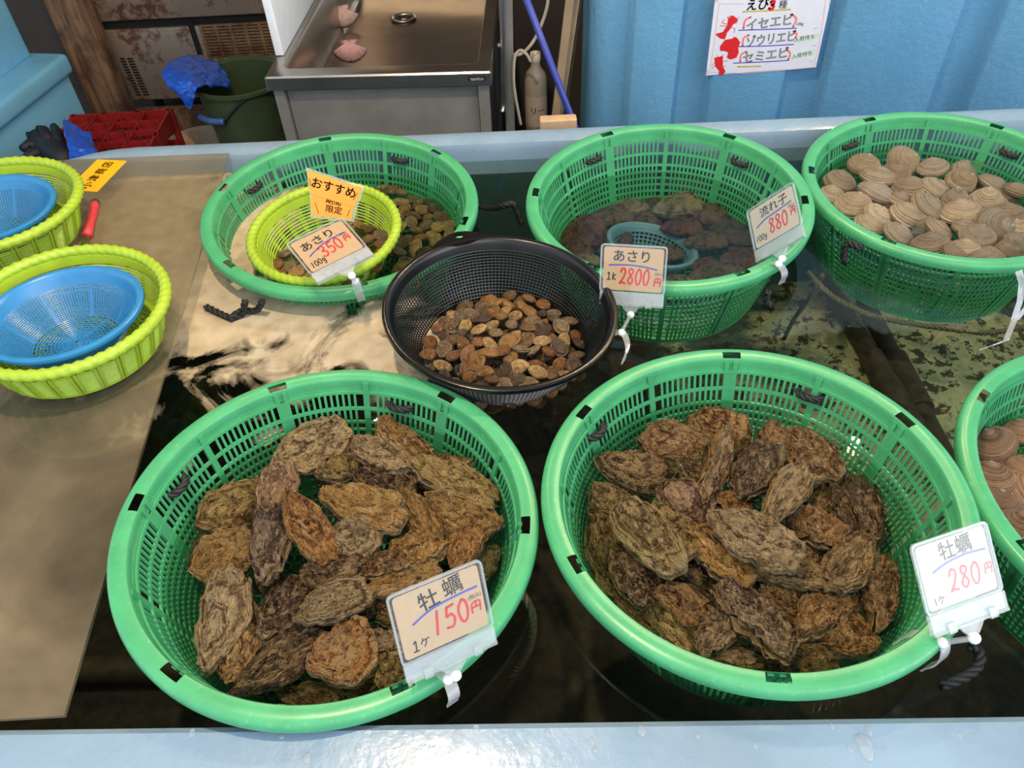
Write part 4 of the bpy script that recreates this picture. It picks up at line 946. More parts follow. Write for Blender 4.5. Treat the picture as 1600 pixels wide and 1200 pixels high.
# orange notice behind the 350 card
dcam = 1.39
def onray(u, v, dist): d = ray(u, v); d = d/np.linalg.norm(d); return Vector(CAM+d*dist)
oc = onray(520, 309, 1.385); ox = (onray(560, 317, 1.375)-onray(480, 301, 1.395)); oy = onray(520, 280, 1.385)-onray(520, 335, 1.385)+Vector((0, 0, .02))
on = thing('orange_notice', 'orange handwritten notice standing behind the 350 yen card', 'notice', basis(oc, ox, oy)); px = 1.385/1208
up = [(-.0475, .0375), (.0475, .026), (.040, -.004), (.036, -.008), (-.036, -.001), (-.040, .003)]; lo = [(-.037, .004), (.037, -.004), (.036, -.031), (-.031, -.037), (-.036, -.020)]
MB().prism(up, 0, .0006).build('upper_panel', M['orange'], on); MB().prism(lo, -.0008, -.0002).build('lower_panel', M['orange'], on)
MB().prism([(-.051, .041), (.051, .029), (.043, -.006), (.040, -.034), (-.034, -.041), (-.040, -.001)], -.0018, -.0011).build('laminate', M['clip'], on)
mb = MB(); text(mb, 'おすすめ', .0, .0155, .0195, -.07, 1.0, .018); ribbon(mb, cr([(-.042, .024), (-.038, .012)]), .001); ribbon(mb, cr([(.041, .016), (.035, .004)]), .001); lift(mb, .0009).build('lettering', M['ink'], on, fix=False)
mb = MB(); text(mb, '期間', .002, -.0065, .0125, -.04, 1.1, .012); text(mb, '限定', .004, -.0205, .0135, .0, 1.1, .012); ribbon(mb, cr([(-.029, -.014), (-.021, -.031)]), .0009); ribbon(mb, cr([(.031, -.014), (.028, -.026)]), .0009); lift(mb, .0002).build('small_lettering', M['ink'], on, fix=False)

ck = thing('clear_clip', 'empty clear plastic clip hanging from the corner basket at the frame edge', 'clip', at(1592, 432, z=-.01)); co_ = at(1592, 432, z=-.01)
for nm, P in (('jaw', [(1592, 424, .0), (1597, 440, -.012), (1594, 470, -.035), (1585, 497, -.052)]), ('jaw', [(1606, 430, .0), (1612, 450, -.02), (1604, 480, -.045), (1588, 500, -.055)]), ('stem', [(1586, 498, -.053), (1572, 532, -.056), (1536, 545, -.058)])):
    MB().bar([(at(u, v, z=z)-co_, Vector((.8, .3, 0)).normalized(), Vector((0, .6, .8)).normalized()) for u, v, z in P], .014, .0022).build(nm, M['clip'], ck)
# ------------------------------------------------------------------ clear sheet, yellow sign, knife
ST = LIP+.0055
q = [at(0, 254, z=ST), at(358, 239, z=ST), at(100, 1118, z=ST), at(0, 1124, z=ST)]
dl = (q[0]-q[1]).normalized(); el = (q[3]-q[2]).normalized(); far = q[0]+dl*.18; near = q[3]+el*.55
shm = MB().hexa([p-Vector((0, 0, .005)) for p in (near, q[2], q[1], far)], [near, q[2], q[1], far]); shm.m = [1, 0, 0, 0, 0, 0]; shm.build('clear_sheet', [M['board'], M['sheet_under']], fix=False)
tag(bpy.data.objects['clear_sheet'], 'scuffed wet clear plastic sheet laid over the tank under the lime baskets', 'plastic sheet')
yc = [at(u, v, z=ST+.003) for u, v in ((109, 292), (152, 246), (197, 252), (145, 302))]
cc = sum(yc, Vector())/4; xx = (yc[1]-yc[0]+yc[2]-yc[3])/2; yy = (yc[0]-yc[3]+yc[1]-yc[2])/2
ys = thing('yellow_sign', 'yellow card with handwritten shop name lying on the clear sheet', 'sign', basis((cc.x, cc.y, ST+.0005), xx, yy)); lw, lh = xx.length, yy.length
MB().prism(rrect(lw, lh, .002), 0, .0008).build('card', M['yellow'], ys)
mb = MB()
for i, ch in enumerate('小津商店'): text(mb, ch, (-.33+.225*i)*lw, -.02*lh, lh*.36, 0, 1, .012)
lift(mb, .0012).build('lettering', M['ink'], ys, fix=False)
k0, k1, k2 = at(149, 316, z=ST+.008), at(136, 368, z=ST+.008), at(120, 425, z=ST+.004)
kn = thing('knife', 'knife with a red wrapped handle lying on the clear sheet', 'knife', (k1.x, k1.y, ST))
def loc(P, o): return [Vector(p)-Vector(o) for p in P]
kb = Vector((k1.x, k1.y, ST)); hp = [k0+(k1-k0)*t_ for t_ in (0, .04, .12, .3, .5, .62, .7, .85, 1)]
MB().tube(loc(hp[1:], kb), [.0072, .0088, .0085, .0085, .0078, .0085, .0088, .009][:8], 10).build('handle', M['knife'], kn, True)
MB().tube(loc([k0, hp[1]+(hp[2]-hp[1])*.3], kb), .0078, 10).build('handle_end', plain('dark_brown_cap', srgb(62, 44, 36), .5), kn, True)
dv = (k2-k1).normalized(); sv = Vector((-dv.y, dv.x, 0))
MB().hexa(loc([k1+sv*.006, k1-sv*.006, k2-sv*.004, k2+sv*.001], kb), loc([k1+sv*.006+Vector((0, 0, .0015)), k1-sv*.006+Vector((0, 0, .0015)), k2-sv*.004+Vector((0, 0, .001)), k2+sv*.001+Vector((0, 0, .001))], kb)).build('blade', M['steel'], kn)

# ------------------------------------------------------------------ under water: pipes and ropes
def pipe(label, segs, group=None):
    o = thing('drain_pipe', label, 'pipe', segs[0][0][0], group); b = Vector(segs[0][0][0])
    for nm, pts, r in ((s[1], s[0], s[2]) for s in segs): MB().tube(loc(pts, b), r, 18).build(nm, M['pvc'], o, math.radians(50))
pz = TB+.026
A0, A1 = at(1285, 420, z=pz), at(1478, 720, z=pz); B0, B1 = at(1335, 430, z=pz), at(1505, 745, z=pz)
A0, A1, B0, B1 = at(1290, 440, z=pz), at(1440, 690, z=pz), at(1350, 470, z=pz), at(1490, 740, z=pz)
pipe('fouled dark pipe on the tank bottom between the baskets, with the shorter collar', [([A0, A1], 'pipe', .020), ([A0+(A1-A0)*.52, A1], 'collar', .025)])
pipe('fouled dark pipe on the tank bottom with a thick coupling halfway', [([B0, B1], 'pipe', .019), ([B0+(B1-B0)*.38, B0+(B1-B0)*.68], 'coupling', .026)])
P0, P1 = at(-60, 1050, z=pz), at(560, 1040, z=pz)
pipe('fouled dark pipe on the tank bottom beside the clear sheet', [([P0, P1], 'pipe', .022)])
def rope(label, pts, r, mat, g=None, name='rope'):
    o = rope_into(MB(), pts, r).build(name, M[mat], None, True); tag(o, label, 'rope', g); return o
rope('weathered rope sinking in the gap between the two oyster baskets', [at(815, 925, z=-.062), at(832, 960, z=-.08), at(828, 1010, z=-.14), at(800, 1060, z=-.22), at(775, 1100, z=-.30)], .005, 'tanrope')
rope('thin dark rope looped under the corner basket of hard clams', [at(1262, 425, z=-.09), at(1300, 462, z=-.10), at(1360, 492, z=-.09), at(1440, 508, z=-.075), at(1505, 516, z=-.066), at(1545, 520, z=-.075), at(1610, 510, z=-.10)], .0045, 'tanrope')
rope('black rope end floating at the surface below the glaring card', [at(1516, 1008, z=-.058), at(1530, 1020, z=-.060), at(1528, 1040, z=-.060), at(1505, 1058, z=-.061), at(1470, 1072, z=-.064)], .006, 'rope')
rope('thick dark rope knotted in the water between the two back green baskets', [at(735, 318, z=-.10), at(765, 325, z=-.09), at(785, 322, z=-.068), at(800, 318, z=-.062), at(806, 328, z=-.075), at(815, 350, z=-.10)], .006, 'rope')
rope('thin rope hanging under the abalone basket toward the tank bottom', [at(1285, 430, z=-.09), at(1262, 470, z=-.20), at(1240, 500, z=-.30), at(1225, 530, z=-.40)], .0045, 'tanrope')

# ------------------------------------------------------------------ sink
FL, FR = at(412, 121, z=-.04), at(767, 112, z=-.04)
yaw_s = math.atan2(FR.y-FL.y, FR.x-FL.x); SW = (FR-FL).length; SD = 1.06
Ms = Matrix.Translation((FL.x, FL.y, ZF))@Matrix.Rotation(yaw_s, 4, 'Z')
sink = thing('steel_sink', 'stainless steel sink unit with two scallop shells in its basin', 'sink', Ms)
top = -.04-ZF; iv = Ms.inverted()
bl_, br_ = iv@at(443, 107, z=-.04), iv@at(747, 100, z=-.04)
ix0, ix1, iy0, iy1 = bl_.x, br_.x, (bl_.y+br_.y)/2, .97
mb = MB(); NN = 5
lps = [([(0, 0), (SW, 0), (SW, SD), (0, SD)], top)]
def rr4(x0, x1, y0, y1, r): return rounded(x0, x1, y0, y1, r, NN)
ring = lambda x0, x1, y0, y1, r, z: [Vector((x, y, z)) for x, y in rr4(x0, x1, y0, y1, r)]
ls = [ring(0, SW, 0, SD, .004, top-.034), ring(0, SW, 0, SD, .004, top-.004), ring(.003, SW-.003, .003, SD-.003, .004, top), ring(ix0-.006, ix1+.006, iy0-.006, iy1+.006, .02, top+.002), ring(ix0, ix1, iy0, iy1, .02, top), ring(ix0+.004, ix1-.004, iy0+.004, iy1-.004, .02, top-.008), ring(ix0+.008, ix1-.008, iy0+.02, iy1-.01, .03, top-.135), ring(ix0+.020, ix1-.02, iy0+.045, iy1-.03, .03, top-.145)]
vs = [q for l in ls for q in l]; K = len(ls[0]); fs = [(i*K+k, i*K+(k+1) % K, (i+1)*K+(k+1) % K, (i+1)*K+k) for i in range(len(ls)-1) for k in range(K)]; fs.append(tuple((len(ls)-1)*K+k for k in range(K)))
mb.add(vs, fs).build('basin_top', M['steel'], sink, math.radians(30))
mb = MB(); mb.box((SW/2, .035, top/2-.02), (SW-.075, .004, top-.06)); mb.box((.03, SD/2, top/2-.02), (.004, SD-.08, top-.06)); mb.box((SW-.03, SD/2, top/2-.02), (.004, SD-.08, top-.06)); mb.box((SW/2, .03, .08), (SW-.075, .012, .02)); mb.build('cabinet_panel', M['steelside'], sink)
for x in (.022, SW-.022):
    for y in (.03, SD-.03): MB().box((x, y, (top-.03)/2), (.026, .026, top-.03)).build('leg', M['steelside'], sink)
dc = iv@at(631, 31, z=-.04-.145); zf = top-.145
mb = MB(); Md = Matrix.Translation((dc.x, dc.y, zf+.0065)); mb.lathe([(.040, .001), (.038, .004), (.034, .004), (.030, .0), (.029, -.004), (.001, -.004)], 36, False, Md); d_ = mb.build('drain', M['steel'], sink, True)
mb = MB()
for k in range(8):
    a = 2*PI*k/8; mb.prism([(.009, -.0025), (.022, -.006), (.024, 0), (.022, .006), (.009, .0025)], -.0038, -.003, Md@Matrix.Rotation(a, 4, 'Z'))
mb.lathe([(.030, -.0015), (.026, -.0030), (.0255, -.0035)], 30, False, Md); mb.build('drain_slots', M['dark'], d_)
bp = iv@at(745, 123, z=-.04-.014); mb = MB(); R90 = Matrix.Translation((bp.x, -.0005, top-.016))@Matrix.Rotation(PI/2, 4, 'X')
mb.prism(rrect(.044, .012, .005), -.0005, .001, R90); bd = mb.build('maker_badge', M['dark'], sink)
mb = MB(); text(mb, 'tanico', 0, 0, .0115, 0, 1.15, .02); lift(mb, .0014); mb.v = [tuple(R90@Vector(v)) for v in mb.v]; mb.build('badge_lettering', M['white'], bd, fix=False)
def scallop_mesh():
    V = []; UV = []; Fc = []; NP, NRr = 64, 8
    for i in range(NP+1):
        a = math.radians(-64+128*i/NP); rad = .5+.012*math.cos(2*PI*15*i/NP)
        for j in range(NRr+1):
            q = j/NRr; x = math.sin(a)*rad*q; y = math.cos(a)*rad*q*1.02-.02
            z = .15*math.sin(PI*min(1, q*1.02))**.7*(1-.25*(a/1.12)**2)*(1 if 0 < i < NP else .4)+.016*q*math.cos(2*PI*15*i/NP)
            V.append((x, y, max(0, z) if q < 1 else max(0, .012*math.cos(2*PI*15*i/NP)))); UV.append((i/NP, q))
    k = NRr+1
    for i in range(NP):
        for j in range(NRr): Fc.append((i*k+j, (i+1)*k+j, (i+1)*k+j+1, i*k+j+1))
    b = len(V)
    for sx in (-1, 1):
        b = len(V); V += [(0, -.04, .02), (sx*.21, -.045, .005), (sx*.19, .075, .012), (sx*.06, .10, .05)]; UV += [(.5, 0)]*4; Fc.append((b, b+1, b+2, b+3))
    me = bpy.data.meshes.new('scallop_shell'); me.from_pydata(V, [], Fc); me.materials.append(M['scallop']); uvl = me.uv_layers.new(name='UVMap'); li = np.zeros(len(me.loops), dtype=np.int32); me.loops.foreach_get('vertex_index', li); uvl.data.foreach_set('uv', np.array(UV, dtype=np.float32)[li].ravel())
    me.polygons.foreach_set('use_smooth', [True]*len(me.polygons)); return me
sm = scallop_mesh()
for (u, v, sz, rz, col, lab) in ((524, 32, .122, PI+.05, (.58, .40, .36), 'pale pink scallop shell in the sink, farther from the front edge'), (536, 86, .116, PI+.02, (.46, .25, .235), 'deep pink scallop shell in the sink, nearer the front edge')):
    c = at(u, v, z=-.185+.035); o = link('scallop_shell', sm); o.matrix_world = Matrix.Translation((c.x+.018, c.y+.03, -.185+.006+sz*.5*math.sin(1.2)))@Matrix.Rotation(1.2, 4, 'X')@Matrix.Rotation(rz, 4, 'Z')@Matrix.Diagonal((sz, sz, sz, 1))
    s_ = o.modifiers.new('solid', 'SOLIDIFY'); s_.thickness = .02; o.color = (*col, 1); tag(o, lab, 'seashell', 'scallop shells in the sink')
mb = MB(); mb.box((-.012, .57, .20), (.022, .86, .40)); o = mb.build('white_board', M['white']); o.matrix_world = Matrix.Translation((FL.x+.022, FL.y-.02, -.04+.001))@Matrix.Rotation(yaw_s, 4, 'Z'); bevel(o, .003, 2); tag(o, 'plain white board standing on the far rim of the steel sink', 'board')

# ------------------------------------------------------------------ rusty freezer, post, left tank
YF = 3.28
def fz(u, v): return at(u, v, Y=YF)
fx0 = at(196, 163, Y=YF).x; fzb = at(220, 160, Y=YF).z
fr_ = thing('steel_freezer', 'rusty stainless steel freezer cabinet behind the wooden post', 'freezer', (fx0+.6, YF+.3, fzb)); fb = Vector((fx0+.6, YF+.3, fzb))
mb = MB(); mb.box((0, .01, .55), (1.2, .58, 1.1)); mb.build('body', M['rust'], fr_)
s0, s1 = fz(300, 26).z-fzb, fz(300, 40).z-fzb
mb = MB(); mb.box((0, -.293, s1/2+.004), (1.196, .022, s1-.012)); lp = bevel(mb.build('lower_panel', M['rust'], fr_), .006)
mb = MB(); mb.box((0, -.297, (s0+1.1)/2), (1.196, .030, 1.1-s0)); bevel(mb.build('door_panel', M['rust'], fr_), .006)
mb = MB(); mb.box((0, -.284, (s0+s1)/2), (1.19, .01, s0-s1+.004)); mb.build('door_gap', M['dark'], fr_)
mb = MB(); yf = YF-.005
for i in range(14):
    for cx, wd in ((-.013, .020), (.013, .024)):
        a = at(191+i*1.95+(0 if cx < 0 else 12), 92+i*4.3, Y=yf)-fb; mb.box((a.x, -.3045, a.z), (wd, .002, .0075))
mb.build('side_vent', M['dark'], fr_)
g0, g1 = at(313, 40, Y=yf)-fb, at(440, 82, Y=yf)-fb
mb = MB(); mb.box(((g0.x+g1.x)/2, -.3045, (g0.z+g1.z)/2), (g1.x-g0.x, .002, g0.z-g1.z)); gb = mb.build('grille', M['dark'], fr_)
mb = MB()
for i in range(6): mb.box((g0.x+(g1.x-g0.x)*i/5, -.309, (g0.z+g1.z)/2), (.012, .010, g0.z-g1.z))
for i in range(11): mb.box(((g0.x+g1.x)/2, -.308, g1.z+(g0.z-g1.z)*i/10), (g1.x-g0.x, .008, .0075))
mb.build('grille_bars', M['rustgrille'], gb)
mb = MB(); a = at(305, 60, Y=yf)-fb; mb.box((a.x, -.306, a.z), (.022, .006, .13)); mb.build('dark_strip', M['dark'], fr_)
for x in (-.5, .5):
    for y in (-.2, .22): MB().tube([(x, y, 0), (x, y, ZF-fzb)], .022, 12).build('leg', M['dark'], fr_, True)
p0, p1 = at(143, 172, Y=3.165), at(197, 170, Y=3.165)
mb = MB(); mb.box(((p0.x+p1.x)/2, 3.21, (ZF+.9)/2), (p1.x-p0.x, .09, .9-ZF)); o = bevel(mb.build('wooden_post', M['wood']), .004); tag(o, 'scorched square wooden post beside the rusty freezer', 'post')
mb = MB(); a = at(285, 183, z=ZF+.06); mb.box((a.x, a.y+.05, ZF+.035), (.5, .09, .07)); tag(mb.build('wooden_sleeper', M['wood']), 'short wooden beam on the floor between the red crate and the bucket', 'beam')
# left tank
zl = -.40; e0, e1 = at(0, 162, z=zl), at(105, 82, z=zl); dr_ = (e1-e0); dr_.z = 0; far_ = e1; dn_ = dr_.normalized(); nx = Vector((dn_.y, -dn_.x, 0))
lt = thing('side_tank', 'sky blue fibreglass tank with a projecting ledge beside the wooden post', 'tank', (far_.x, far_.y, ZF)); lb = Vector((far_.x, far_.y, ZF))
near_ = far_-dn_*1.6
def wallbox(name, off0, off1, z0, z1, bev=.012, cut=0):
    q = [near_+nx*off0, far_+nx*off0-dn_*cut, far_+nx*off1-dn_*cut, near_+nx*off1]
    bt = [Vector((p.x, p.y, z0))-lb for p in q]; tp = [Vector((p.x, p.y, z1))-lb for p in q]
    return bevel(MB().hexa(bt, tp).build(name, M['lefttank'], lt), bev)
wallbox('lower_wall', -.5, -.035, ZF, zl-.06); wallbox('ledge', -.5, 0.0, zl-.075, zl, .018); wallbox('upper_wall', -.5, -.125, zl-.01, .75, .02, .03)

# ------------------------------------------------------------------ things on the floor behind the tank
cz = -.47; c0, c1, c2 = at(113, 180, z=cz), at(264, 171, z=cz), at(240, 243, z=cz)
cx = (c1-c0); cl_ = cx.length; ang = math.atan2(cx.y, cx.x); cw = .36
Mc = Matrix.Translation((c0.x, c0.y, ZF))@Matrix.Rotation(ang, 4, 'Z'); cra = thing('bottle_crate', 'red plastic bottle crate standing on the floor by the blue side tank', 'crate', Mc); ch = cz-ZF; cl_ = max(cl_, .34)
mb = MB(); t_ = .008
for y in (0, -cw): mb.box((cl_/2, y, ch-.03), (cl_, t_, .06)); mb.box((cl_/2, y, .10), (cl_, t_, .2)); mb.box((cl_/2, y, .225), (cl_, t_*.6, .02))
for x in (0, cl_): mb.box((x, -cw/2, ch-.03), (t_, cw, .06)); mb.box((x, -cw/2, .10), (t_, cw, .2)); mb.box((x, -cw/2, .225), (t_*.6, cw, .02))
for x in (0, cl_*.33, cl_*.67, cl_):
    for y in (0, -cw): mb.box((x, y, ch/2), (.02, .016, ch))
for y in (-cw*.5,):
    for x in (0, cl_): mb.box((x, y, ch/2), (.016, .02, ch))
mb.build('crate_wall', M['crate'], cra)
mb = MB(); nx_, ny_ = 4, 5
for i in range(1, nx_*2): mb.box((cl_*i/(nx_*2), -cw/2, ch-.012-.05*(i % 2)), (.005, cw, .022+.0*i))
for j in range(1, ny_*2): mb.box((cl_/2, -cw*j/(ny_*2), ch-.012-.05*(j % 2)), (cl_, .005, .022))
for i in range(nx_):
    for j in range(ny_):
        if (i+j) % 2 == 0: mb.lathe([(.036, ch-.001), (.036, ch-.035), (.032, ch-.035), (.032, ch-.001)], 18, True, Matrix.Translation((cl_*(i+.5)/nx_, -cw*(j+.5)/ny_, 0)))
mb.build('divider_grid', M['crate'], cra); MB().box((cl_/2, -cw/2, .012), (cl_-.01, cw-.01, .012)).build('crate_floor', M['crate'], cra)
# bucket
bz = -.37; bc = at(374, 118, z=bz); Rb = .160
bu = thing('green_bucket', 'dark green bucket with a blue hand grip, beside the steel sink', 'bucket', (bc.x, bc.y, ZF)); hh = bz-ZF
MB().lathe([(.112, .004), (Rb-.008, hh-.02), (Rb, hh-.015), (Rb+.008, hh-.012), (Rb+.009, hh), (Rb, hh+.002), (Rb-.012, hh-.006), (.106, .012), (.001, .012)], 64).build('body', M['bucket'], bu, math.radians(40))
MB().lathe([(.001, 0), (.110, 0), (.112, .006)], 48).build('base', M['bucket'], bu)
ga, gbb = at(304, 181, z=-.56), at(350, 191, z=-.575)
def onb(p, r): d = Vector((p.x-bc.x, p.y-bc.y, 0)).normalized(); return Vector((d.x*r, d.y*r, p.z-ZF))
def onbucket(u, v, gap):
    d = ray(u, v)
    for t_ in np.linspace(1.5, 4.2, 1400):
        p = CAM+t_*d; z = p[2]-ZF
        if 0 < z < hh and math.hypot(p[0]-bc.x, p[1]-bc.y) < .112+(Rb-.120)*z/hh+gap: return Vector((p[0]-bc.x, p[1]-bc.y, z))
    return Vector(onb(at(u, v, z=-.5), Rb+gap))
def cr3(P, n=6):
    o = []
    for i in range(len(P)-1):
        a, b, c, d = P[max(i-1, 0)], P[i], P[i+1], P[min(i+2, len(P)-1)]
        for k in range(n): t_ = k/n; o.append(.5*((2*b)+(c-a)*t_+(2*a-5*b+4*c-d)*t_**2+(3*b-a-3*c+d)*t_**3))
    return o+[P[-1]]
gp = [onbucket(u, v, .014) for u, v in ((309, 183), (328, 189), (350, 190))]
MB().tube(cr3(gp), .0115, 12).build('hand_grip', plain('grey_blue_grip', srgb(70, 104, 165), .4), bu, True)
MB().tube(cr3([gp[-1]]+[onbucket(u, v, .008) for u, v in ((364, 174), (380, 158), (400, 150), (420, 147), (434, 149))]), .0042, 8).build('wire_handle', M['rope'], bu, True)
# beige basin
bs = at(311, 222, z=-.66); R_ = .135
ba = thing('beige_basin', 'beige plastic basin on the floor below the green bucket', 'basin', (bs.x, bs.y, ZF))
MB().lathe([(.09, 0), (R_-.012, .150), (R_, .153), (R_+.004, .159), (R_-.004, .161), (R_-.018, .153), (.084, .008), (.001, .008)], 56).build('bowl', M['beige'], ba, True)
MB().lathe([(.001, 0), (.09, 0), (.09, .004)], 40).build('foot', M['beige'], ba)
def sheet(name, rows, mat, label, cat, thick=.004, sub=2):
    mb = MB(); nr, nc = len(rows), len(rows[0]); mb.add([p for r in rows for p in r], [(i*nc+j, i*nc+j+1, (i+1)*nc+j+1, (i+1)*nc+j) for i in range(nr-1) for j in range(nc-1)])
    o = mb.build(name, M[mat], None, True); s = o.modifiers.new('sub', 'SUBSURF'); s.levels = s.render_levels = 4; s = o.modifiers.new('sol', 'SOLIDIFY'); s.thickness = thick
    tx_ = bpy.data.textures.get('crumple') or bpy.data.textures.new('crumple', 'CLOUDS'); tx_.noise_scale = .05
    s = o.modifiers.new('dis', 'DISPLACE'); s.texture = tx_; s.strength = .035; s.mid_level = .5; s.texture_coords = 'LOCAL'
    return tag(o, label, cat)
g = lambda u, v, Y: at(u, v, Y=Y)
sheet('blue_bag', [[g(296, 84, 2.86), g(326, 92, 2.83), g(352, 106, 2.78), g(365, 138, 2.70)], [g(276, 90, 2.76), g(306, 98, 2.73), g(330, 112, 2.70), g(346, 134, 2.62)], [g(262, 100, 2.64), g(292, 110, 2.60), g(306, 118, 2.58), g(316, 132, 2.53)], [g(247, 117, 2.58), g(274, 126, 2.52), g(299, 122, 2.51), g(306, 138, 2.49)], [g(262, 134, 2.54), g(282, 148, 2.50), g(291, 150, 2.50), g(303, 150, 2.50)], [g(284, 152, 2.52), g(288, 166, 2.51), g(294, 172, 2.51), g(301, 170, 2.51)]], 'bluebag', 'crumpled blue plastic bag draped over the rim of the green bucket', 'bag')
sheet('blue_bag', [[g(97, 184, 2.43), g(104, 186, 2.45), g(112, 192, 2.49)], [g(100, 205, 2.33), g(118, 200, 2.43), g(132, 204, 2.45)], [g(106, 228, 2.27), g(124, 222, 2.29), g(147, 216, 2.39)], [g(111, 252, 2.21), g(132, 246, 2.23), g(148, 232, 2.33)], [g(114, 268, 2.13), g(136, 266, 2.15), g(156, 260, 2.19)]], 'bluebag', 'crumpled blue plastic bag lying in front of the red crate', 'bag')
gl_ = thing('rubber_glove', 'black rubber glove lying on the red crate by the blue side tank', 'glove', at(80, 240, z=-.425)); gb0 = at(80, 240, z=-.425)
def gpt(u, v, z): return at(u, v, z=z)-gb0
MB().tube([gpt(112, 258, -.45), gpt(100, 246, -.435), gpt(84, 236, -.42), gpt(66, 232, -.425)], [.034, .038, .040, .030], 14).build('palm', M['glove'], gl_, True)
for pts in (((68, 238), (50, 240), (38, 250)), ((64, 230), (46, 224), (36, 232)), ((66, 226), (54, 210), (44, 212)), ((76, 222), (68, 204), (58, 202)), ((92, 230), (90, 208), (84, 198))):
    MB().tube([gpt(u, v, -.42+.005*i) for i, (u, v) in enumerate(pts)], [.019, .018, .013], 10).build('finger', M['glove'], gl_, True)
# ------------------------------------------------------------------ the gap beside the sink
def thin(name, label, cat, u0, v0, u1, v1, Y, w, d, mat, Y1=None):
    a, b = at(u0, v0, Y=Y), at(u1, v1, Y=Y1 or Y); ax = (b-a).normalized(); b2 = b+ax*((ZF-b.z)/ax.z) if ax.z < -.2 else b
    R = Matrix((Vector((1, 0, 0)), ax.cross(Vector((1, 0, 0))).normalized(), ax)).transposed(); x = Vector((1, 0, 0)); x = (x-ax*x.dot(ax)).normalized(); y = ax.cross(x); R = Matrix((x, y, ax)).transposed()
    a2 = a-ax*.12; c = (a2+b2)/2; mb = MB(); mb.box(c, (w, d, (b2-a2).length-.01), R); return tag(mb.build(name, M[mat]), label, cat)
thin('steel_post', 'steel square post standing just beside the sink', 'post', 793, 0, 797, 180, 2.02, .024, .024, 'steelside')
thin('tan_board', 'narrow tan board leaning in the dark gap, nearer the sink', 'board', 890, 0, 868, 180, 1.99, .020, .012, 'board_tan', 1.97)
thin('tan_board', 'narrow tan board leaning in the dark gap, nearer the ribbed blue tank', 'board', 901, 0, 875, 180, 2.02, .014, .012, 'board_tan', 2.0)
thin('dark_board', 'dark narrow board leaning beside the ribbed blue tank', 'board', 906, 0, 882, 180, 2.04, .008, .02, 'pvc', 2.03)
a, b = at(823, 0, Y=1.94), at(893, 184, Y=1.88); ax = (b-a).normalized(); b2 = b+ax*((ZF+.02-b.z)/ax.z); a2 = a-ax*.25
mb = MB(); mb.tube([a2, b2], .0088, 14); tag(mb.build('blue_pole', M['pole'], None, True), 'slim blue pole leaning across the dark gap beside the bottle', 'pole')
def c3(P, n=8):
    o = []
    for i in range(len(P)-1):
        a, b, c, d = P[max(i-1, 0)], P[i], P[i+1], P[min(i+2, len(P)-1)]
        for k in range(n): t_ = k/n; o.append(.5*((2*b)+(c-a)*t_+(2*a-5*b+4*c-d)*t_**2+(3*b-a-3*c+d)*t_**3))
    return o+[P[-1]]
hs = c3([g(783, -40, 1.98), g(783, 0, 1.98), g(785, 60, 1.98), g(786, 120, 1.98), g(787, 160, 1.98), g(784, 175, 1.97)], 10); rad = [.0062+.0012*(i % 2) for i in range(len(c3(hs, 2)))]
mb = MB(); mb.tube(c3(hs, 2), rad, 10); tag(mb.build('metal_hose', M['steel'], None, True), 'ribbed flexible metal hose hanging beside the steel sink', 'hose')
mb = MB(); mb.tube(c3([g(858, -30, 2.06), g(855, 10, 2.06), g(842, 48, 2.06), g(828, 72, 2.05), g(812, 85, 2.05), g(795, 82, 2.04), g(779, 70, 2.02)]), .0045, 10); tag(mb.build('pale_hose', M['hose'], None, True), 'thin pale hose sweeping down past the blue pole', 'hose')
mb = MB(); mb.tube(c3([g(829, 96, 1.99), g(822, 84, 1.99), g(812, 79, 2.0), g(804, 92, 2.0), g(803, 130, 2.0), g(808, 165, 2.0), g(814, 195, 2.0)]), .004, 10); tag(mb.build('pale_hose', M['hose'], None, True), 'thin pale hose looping down beside the bottle neck', 'hose')
b0 = at(838, 188, Y=2.1); bt = at(838, 82, Y=2.1); hB = bt.z-b0.z+.05; zb = bt.z-hB; rB = .031
bo = thing('detergent_bottle', 'cloudy plastic bottle with a handwritten label in the dark gap', 'bottle', (b0.x, 2.1, zb))
MB().lathe([(.001, 0), (rB-.003, 0), (rB, .006), (rB, hB-.07), (rB-.006, hB-.052), (.014, hB-.038), (.013, hB-.022)], 36).build('body', M['bottle'], bo, True)
MB().lathe([(.013, hB-.024), (.0145, hB-.020), (.0145, hB), (.0115, hB), (.0115, hB-.03)], 28).build('neck', plain('pale_neck', srgb(206, 196, 178), .4), bo, True)
MB().lathe([(rB+.0006, .045), (rB+.0006, .045+hB*.36)], 40, a0=-PI*.95, a1=-PI*.05).build('label', M['label'], bo)
mb = MB(); text(mb, 'リー', .002, .045+hB*.19, .022, 0, 1.0, .01); mb.v = [(rB*1.03*math.sin(x/rB), -rB*1.03*math.cos(x/rB), y) for x, y, z in mb.v]; mb.build('lettering', M['ink'], bo, fix=False)
mb = MB(); mb.box((b0.x, 2.10, (ZF+zb)/2), (.075, .075, zb-ZF-.001)); tag(mb.build('low_shelf', M['wallpaint']), 'dark low stand under the detergent bottle', 'stand')
mb = MB(); q = at(872, 190, Y=1.68); mb.prism(rrect(.085, .03, .006), 0, .03, Matrix.Translation((q.x, 1.68, q.z-.02))); tag(bevel(mb.build('beige_block', M['beige']), .003), 'small beige block peeping over the tank lip below the blue pole', 'block')
mb = MB(); mb.box((q.x, 1.68, (ZF+q.z-.021)/2), (.06, .05, q.z-.022-ZF)); tag(mb.build('block_stand', M['dark']), 'dark stand under the small beige block', 'stand')
mb = MB(); mb.box((.44, 2.75, (ZF+.75)/2), (.86, .04, .75-ZF)); struct(mb.build('wall_partition', M['wallpaint']))

